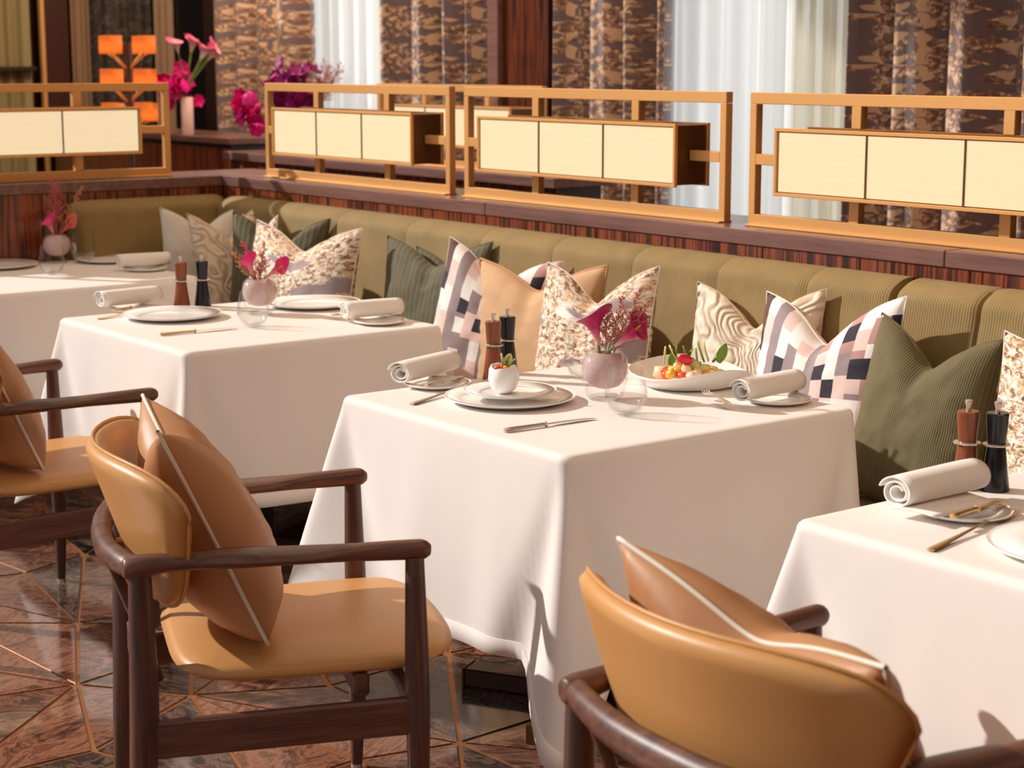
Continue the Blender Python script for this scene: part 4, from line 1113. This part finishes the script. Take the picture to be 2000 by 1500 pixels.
# salad plate: oval with one raised side
SX, SY = -3.29, 3.058
bm = bmesh.new()
add_lathe(bm, [(0, 0.006), (0.095, 0.006), (0.125, 0.014), (0.150, 0.040), (0.155, 0.043), (0.157, 0.040), (0.150, 0.030), (0.120, 0.004), (0.10, 0.0), (0, 0.0)], 64, wav=lambda r, z, an: (0.010 * math.cos(2 * an + 0.6) + 0.005 * math.cos(an * 3)) * max(0, (r - 0.11) / 0.04) if r > 0.11 else 0)
bmesh.ops.recalc_face_normals(bm, faces=bm.faces)
sp = sharp(link('salad_plate', bm, M['porcelain']), 60); sp.location = (SX, SY, TZ); tag(sp, 'large white curved plate holding the salad', 'plate')
plate('side_plate', (-2.985, 3.06, TZ), 0.082, 'small white side plate under the napkin right of the salad', 'side plates', 0.62, 0.012)
napkin((-3.0, 3.045, TZ + 0.013), (-0.1, 1), 'rolled cream napkin right of the salad plate', 0.215, 0.029, 2)
fork((-2.985, 2.90), (-3.125, 2.955), 'fork tip poking out from the napkin by the salad', TZ + 0.012)
# -- nearest table
plate('side_plate', (-2.01, 2.545, TZ), 0.085, 'small white side plate under the nearest napkin, right', 'side plates', 0.62, 0.012)
napkin((-2.08, 2.55, TZ + 0.015), (-0.03, 1), 'rolled white napkin on the nearest table at right', 0.235, 0.032, 3)
def flap(loc, rz, label):
    bm = bmesh.new()
    add_grid(bm, lambda u, v: Vector(((u - 0.5) * 0.1, (v - 0.5) * 0.2, 0.004 + 0.004 * math.sin(3 * u + 2 * v))), 8, 8)
    o = link('folded_napkin', bm, M['napkin']); o.modifiers.new('t', 'SOLIDIFY').thickness = 0.003; o.location = loc; o.rotation_euler = (0, 0, rz)
    return tag(o, label, 'napkin')
flap((-2.045, 2.53, TZ + 0.0145), 0.1, 'loose flat napkin under the roll on the nearest table')
knife((-1.955, 2.44), (-1.975, 2.62), 'gilded butter knife on the nearest side plate', TZ + 0.02, 'gold')
fork((-1.887, 2.305), (-1.96, 2.63), 'gilded fork between side plate and charger, nearest table', TZ, 'gold')
plate('charger', (-1.735, 2.515, TZ), 0.16, 'pale charger plate cut by the right frame edge', None, 0.45, 0.012)
mill((-2.145, 2.715, TZ), M['millwood'], 'brown wooden pepper mill on the nearest table')
mill((-2.10, 2.745, TZ), M['millblack'], 'black salt mill on the nearest table beside the abstract cushion')
# -- second table
plate('side_plate', (-5.39, 2.545, TZ), 0.085, 'small white side plate under the napkin left of the second table mills', 'side plates', 0.62, 0.012)
napkin((-5.45, 2.55, TZ + 0.013), (-0.1, 1), 'rolled cream napkin left on the second table, before the mills', 0.225, 0.029, 4)
knife((-5.33, 2.44), (-5.40, 2.60), 'gilded butter knife on the side plate, second table', TZ + 0.012, 'gold')
fork((-5.28, 2.36), (-5.36, 2.62), 'gilded fork half under the front charger, second table', TZ, 'gold')
plate('charger', (-5.175, 2.565, TZ), 0.158, 'pale charger plate near the front edge of the second table', None, 0.62, 0.016)
knife((-4.846, 2.36), (-4.832, 2.61), 'gilded knife beside the front charger on the second table', TZ, 'gold')
mill((-5.372, 2.70, TZ), M['millwood'], 'brown wooden pepper mill on the second table')
mill((-5.362, 2.772, TZ), M['millblack'], 'black salt mill on the second table')
vase((-5.08, 2.83, TZ), 'lilac glass vase with pink callas on the second table')
tumbler((-4.845, 2.675, TZ), 'clear water glass before the pink callas, second table')
plate('charger', (-5.14, 3.065, TZ), 0.158, 'pale charger plate at the bench side of the second table', None, 0.62, 0.016)
plate('side_plate', (-4.665, 3.02, TZ), 0.082, 'small white side plate under the napkin, right end of second table', 'side plates', 0.62, 0.012)
napkin((-4.725, 3.03, TZ + 0.013), (0.1, 1), 'rolled cream napkin at the right end of the second table', 0.20, 0.029, 5)
fork((-4.735, 2.95), (-4.86, 2.97), 'gilded fork poking left from the napkin, second table', TZ + 0.008, 'gold')
# -- far table
plate('charger', (-6.88, 2.66, TZ), 0.158, 'pale charger plate cut by the left frame edge', None, 0.62, 0.016)
vase((-6.90, 2.92, TZ), 'lilac glass vase with pink plumes on the far corner table')
tumbler((-6.535, 2.742, TZ), 'clear water glass in front of the vase on the far table')
tumbler((-6.83, 3.0, TZ), 'clear water glass right behind the far table vase', 0.05, 0.12)
plate('charger', (-6.80, 3.10, TZ), 0.13, 'pale charger plate at the bench side of the far table', None, 0.62, 0.016)
napkin((-6.97, 3.11, TZ + 0.019), (0.2, 1), 'rolled cream napkin behind the vase on the far table', 0.18, 0.026, 6)
plate('side_plate', (-6.43, 3.08, TZ), 0.085, 'small white side plate under the napkin on the far table', 'side plates', 0.62, 0.012)
napkin((-6.465, 3.09, TZ + 0.013), (0.1, 1), 'rolled cream napkin at the right end of the far table', 0.21, 0.027, 7)

# -- flowers in the table vases  (image-right on the table is (0.61, 0.79))
RI = Vector((0.61, 0.79, 0))
def vz(x, y): return Vector((x, y, TZ + 0.118))
v3 = vz(-3.27, 2.76)
calla(v3 - RI * 0.016 + Vector((0, 0, 0.012)), -RI * 0.18 + Vector((0, 0, 1)), M['calla'], 'upright magenta calla lily in the vase by the salad', 0.098, 0.038, 0.6, 0.06)
calla(v3 + RI * 0.022 + Vector((0.79, -0.61, 0)) * 0.022 + Vector((0, 0, 0.014)), RI * 0.9 + Vector((0, 0, 0.75)), M['calla'], 'magenta calla lily leaning right in the vase by the salad', 0.100, 0.034, 0.2, 0.05)
for i, (d, L) in enumerate(((RI * 0.25, 0.15), (RI * 0.5, 0.18), (RI * 0.75, 0.17), (RI * 0.05, 0.12))):
    plume(v3 + Vector((0, 0, -0.03)), d + Vector((0, 0, 1)), M['plume'], 'dusty pink feathery plume ' + ('between', 'rising right behind', 'leaning furthest right behind', 'short and upright among')[i] + ' the magenta callas', L + 0.02, 0.05, 40, 70 + i)
v2 = vz(-5.08, 2.83)
calla(v2 - RI * 0.018 + Vector((0, 0, 0.005)), -RI * 0.35 + Vector((0, 0, 1)), M['calla_pink'], 'pink calla lily opening left, second table vase', 0.075, 0.03, 0.5, 0.06)
calla(v2 + RI * 0.02 + Vector((0, 0, 0.0)), RI * 1.0 + Vector((0, 0, 0.7)), M['calla_pink'], 'pink calla lily pointing right, second table vase', 0.085, 0.024, 0.2, 0.05)
for i, (d, L, m) in enumerate(((-RI * 0.35, 0.16, 'plume_pink'), (RI * 0.15, 0.15, 'plume_ochre'), (-RI * 0.7, 0.14, 'plume_ochre'), (RI * 0.05, 0.11, 'plume_pink'))):
    plume(v2 + Vector((0, 0, -0.03)), d + Vector((0, 0, 1)), M[m], ('pink' if 'pink' in m else 'ochre') + ' feathery plume ' + ('leaning left', 'upright at centre', 'bent far left', 'short at centre')[i] + ' in the second table vase', L, 0.045, 30, 80 + i)
v1 = vz(-6.90, 2.92)
calla(v1 - RI * 0.012, -RI * 0.3 + Vector((0, 0, 1)), M['calla_pink'], 'pink calla lily in the far table vase', 0.075, 0.034, PI, 0.05)
calla(v1 + RI * 0.02, RI * 0.8 + Vector((0, 0, 0.9)), M['plume_pink'], 'coral calla lily leaning right in the far table vase', 0.085, 0.024, 0.3, 0.05)
plume(v1 + Vector((0, 0, -0.02)), Vector((0, 0, 1)) + RI * 0.02, M['plume_pink'], 'tall pink plume standing up in the far table vase', 0.255, 0.075, 70, 91)
plume(v1 + Vector((0, 0, -0.02)), Vector((0, 0, 1)) + RI * 0.55, M['plume_ochre'], 'ochre plume arching right in the far table vase', 0.245, 0.05, 46, 92)

# -- food
fr = random.Random(12)
def chunk(name, m, s, loc, rot, label, grp):
    bm = bmesh.new()
    g = bmesh.ops.create_icosphere(bm, subdivisions=2, radius=0.5)
    sd = fr.uniform(0, 50)
    for v in bm.verts:
        c = v.co.normalized(); k = max(abs(c.x), abs(c.y), abs(c.z)) ** 0.75
        v.co = v.co / k * (1 + 0.12 * noise.noise(c * 2 + Vector((sd, 0, 0))))
        v.co = Vector((v.co.x * s[0], v.co.y * s[1], v.co.z * s[2]))
    o = link(name, bm, m); o.location = loc; o.rotation_euler = rot
    return tag(o, label, 'food', grp)
def leaf(loc, d, L, m, label, grp, wd=0.16):
    d = Vector(d).normalized(); side = d.cross(Vector((0.3, 0.2, 1))).normalized(); up = side.cross(d)
    bm = bmesh.new()
    add_grid(bm, lambda u, v: d * (L * v) + side * ((u - 0.5) * 2 * L * wd * math.sin(PI * (0.08 + 0.9 * v)) ** 0.8) + up * (L * 0.12 * v * v + L * 0.06 * abs(2 * u - 1)), 4, 8)
    o = link('salad_leaf', bm, m); o.modifiers.new('t', 'SOLIDIFY').thickness = 0.0012; o.location = loc
    return tag(o, label, 'food', grp)
kinds = [('tomato_piece', 'f_orange', (0.024, 0.016, 0.02), 'orange red cube of tomato in the salad', 'tomato pieces in the salad', 6),
         ('melon_piece', 'f_cream', (0.036, 0.02, 0.026), 'cream coloured wedge in the salad', 'cream wedges in the salad', 12),
         ('pepper_piece', 'f_yellow', (0.026, 0.018, 0.022), 'yellow orange piece in the salad', 'yellow pieces in the salad', 8),
         ('cucumber_piece', 'f_pale', (0.024, 0.014, 0.026), 'pale green slice in the salad', 'pale slices in the salad', 5)]
spots = []
for nm, m, s, lb, gp, cnt in kinds:
    for q in range(cnt):
        for _ in range(30):
            an = fr.uniform(0, 2 * PI); rd = 0.07 * math.sqrt(fr.random())
            p = Vector((SX, SY, 0)) + RI * (rd * math.cos(an) * 1.05 - 0.002) + Vector((-0.79, 0.61, 0)) * rd * math.sin(an) * 0.7
            if all((p - q_[0]).length > 0.012 for q_ in spots): break
        hgt = 0.022 + 0.048 * max(0, 1 - rd / 0.075) * fr.uniform(0.3, 1.1)
        spots.append((p, hgt))
        chunk(nm, M[m], tuple(x * fr.uniform(1.0, 1.4) for x in s), (p.x, p.y, TZ + hgt), (fr.uniform(-0.6, 0.6), fr.uniform(-0.6, 0.6), fr.uniform(0, 6)), lb, gp)
q = Vector((SX, SY, TZ)) - RI * 0.015 + Vector((0.79, -0.61, 0)) * 0.028
chunk('radish_slice', M['f_red'], (0.036, 0.012, 0.026), (q.x, q.y, TZ + 0.068), (0.3, 0.35, 0.9), 'curved red radish slice on top of the salad', None)
for i in range(12):
    a = -0.064 + 0.135 * i / 11
    p = Vector((SX, SY, TZ + 0.048 + fr.uniform(-0.01, 0.01))) + RI * a + Vector((-0.79, 0.61, 0)) * fr.uniform(-0.01, 0.03)
    leaf(p, RI * (fr.uniform(-0.7, 0.7)) + Vector((0, 0, fr.uniform(0.35, 0.9))), fr.uniform(0.038, 0.055), M['f_green' if i % 3 else 'f_pale'], 'green herb leaf sticking out of the salad', 'herb leaves in the salad', 0.24)
e = Vector(EG) + Vector((0, 0, 0.060))
for i in range(4): chunk('tomato_dice', M[('f_orange', 'f_red', 'f_orange', 'f_yellow')[i]], (0.013, 0.011, 0.011), tuple(e + RI * (-0.016 + 0.007 * i) + Vector((0.79, -0.61, 0)) * fr.uniform(-0.008, 0.01) + Vector((0, 0, 0.002))), (fr.random(), fr.random(), fr.random()), 'small diced tomato in the egg bowl', 'diced tomato in the egg bowl')
for i, (a, L) in enumerate(((-0.3, 0.036), (0.35, 0.038), (0.1, 0.030), (0.9, 0.028), (-0.8, 0.022))):
    leaf(e + RI * (0.004 + 0.004 * i - 0.004) + Vector((-0.79, 0.61, 0)) * 0.004, RI * a + Vector((0, 0, 1)), L, M['f_pale' if i < 2 else 'f_green'], 'green leaf tip standing up in the egg bowl', 'leaf tips in the egg bowl', 0.30)
bpy.context.view_layer.update()
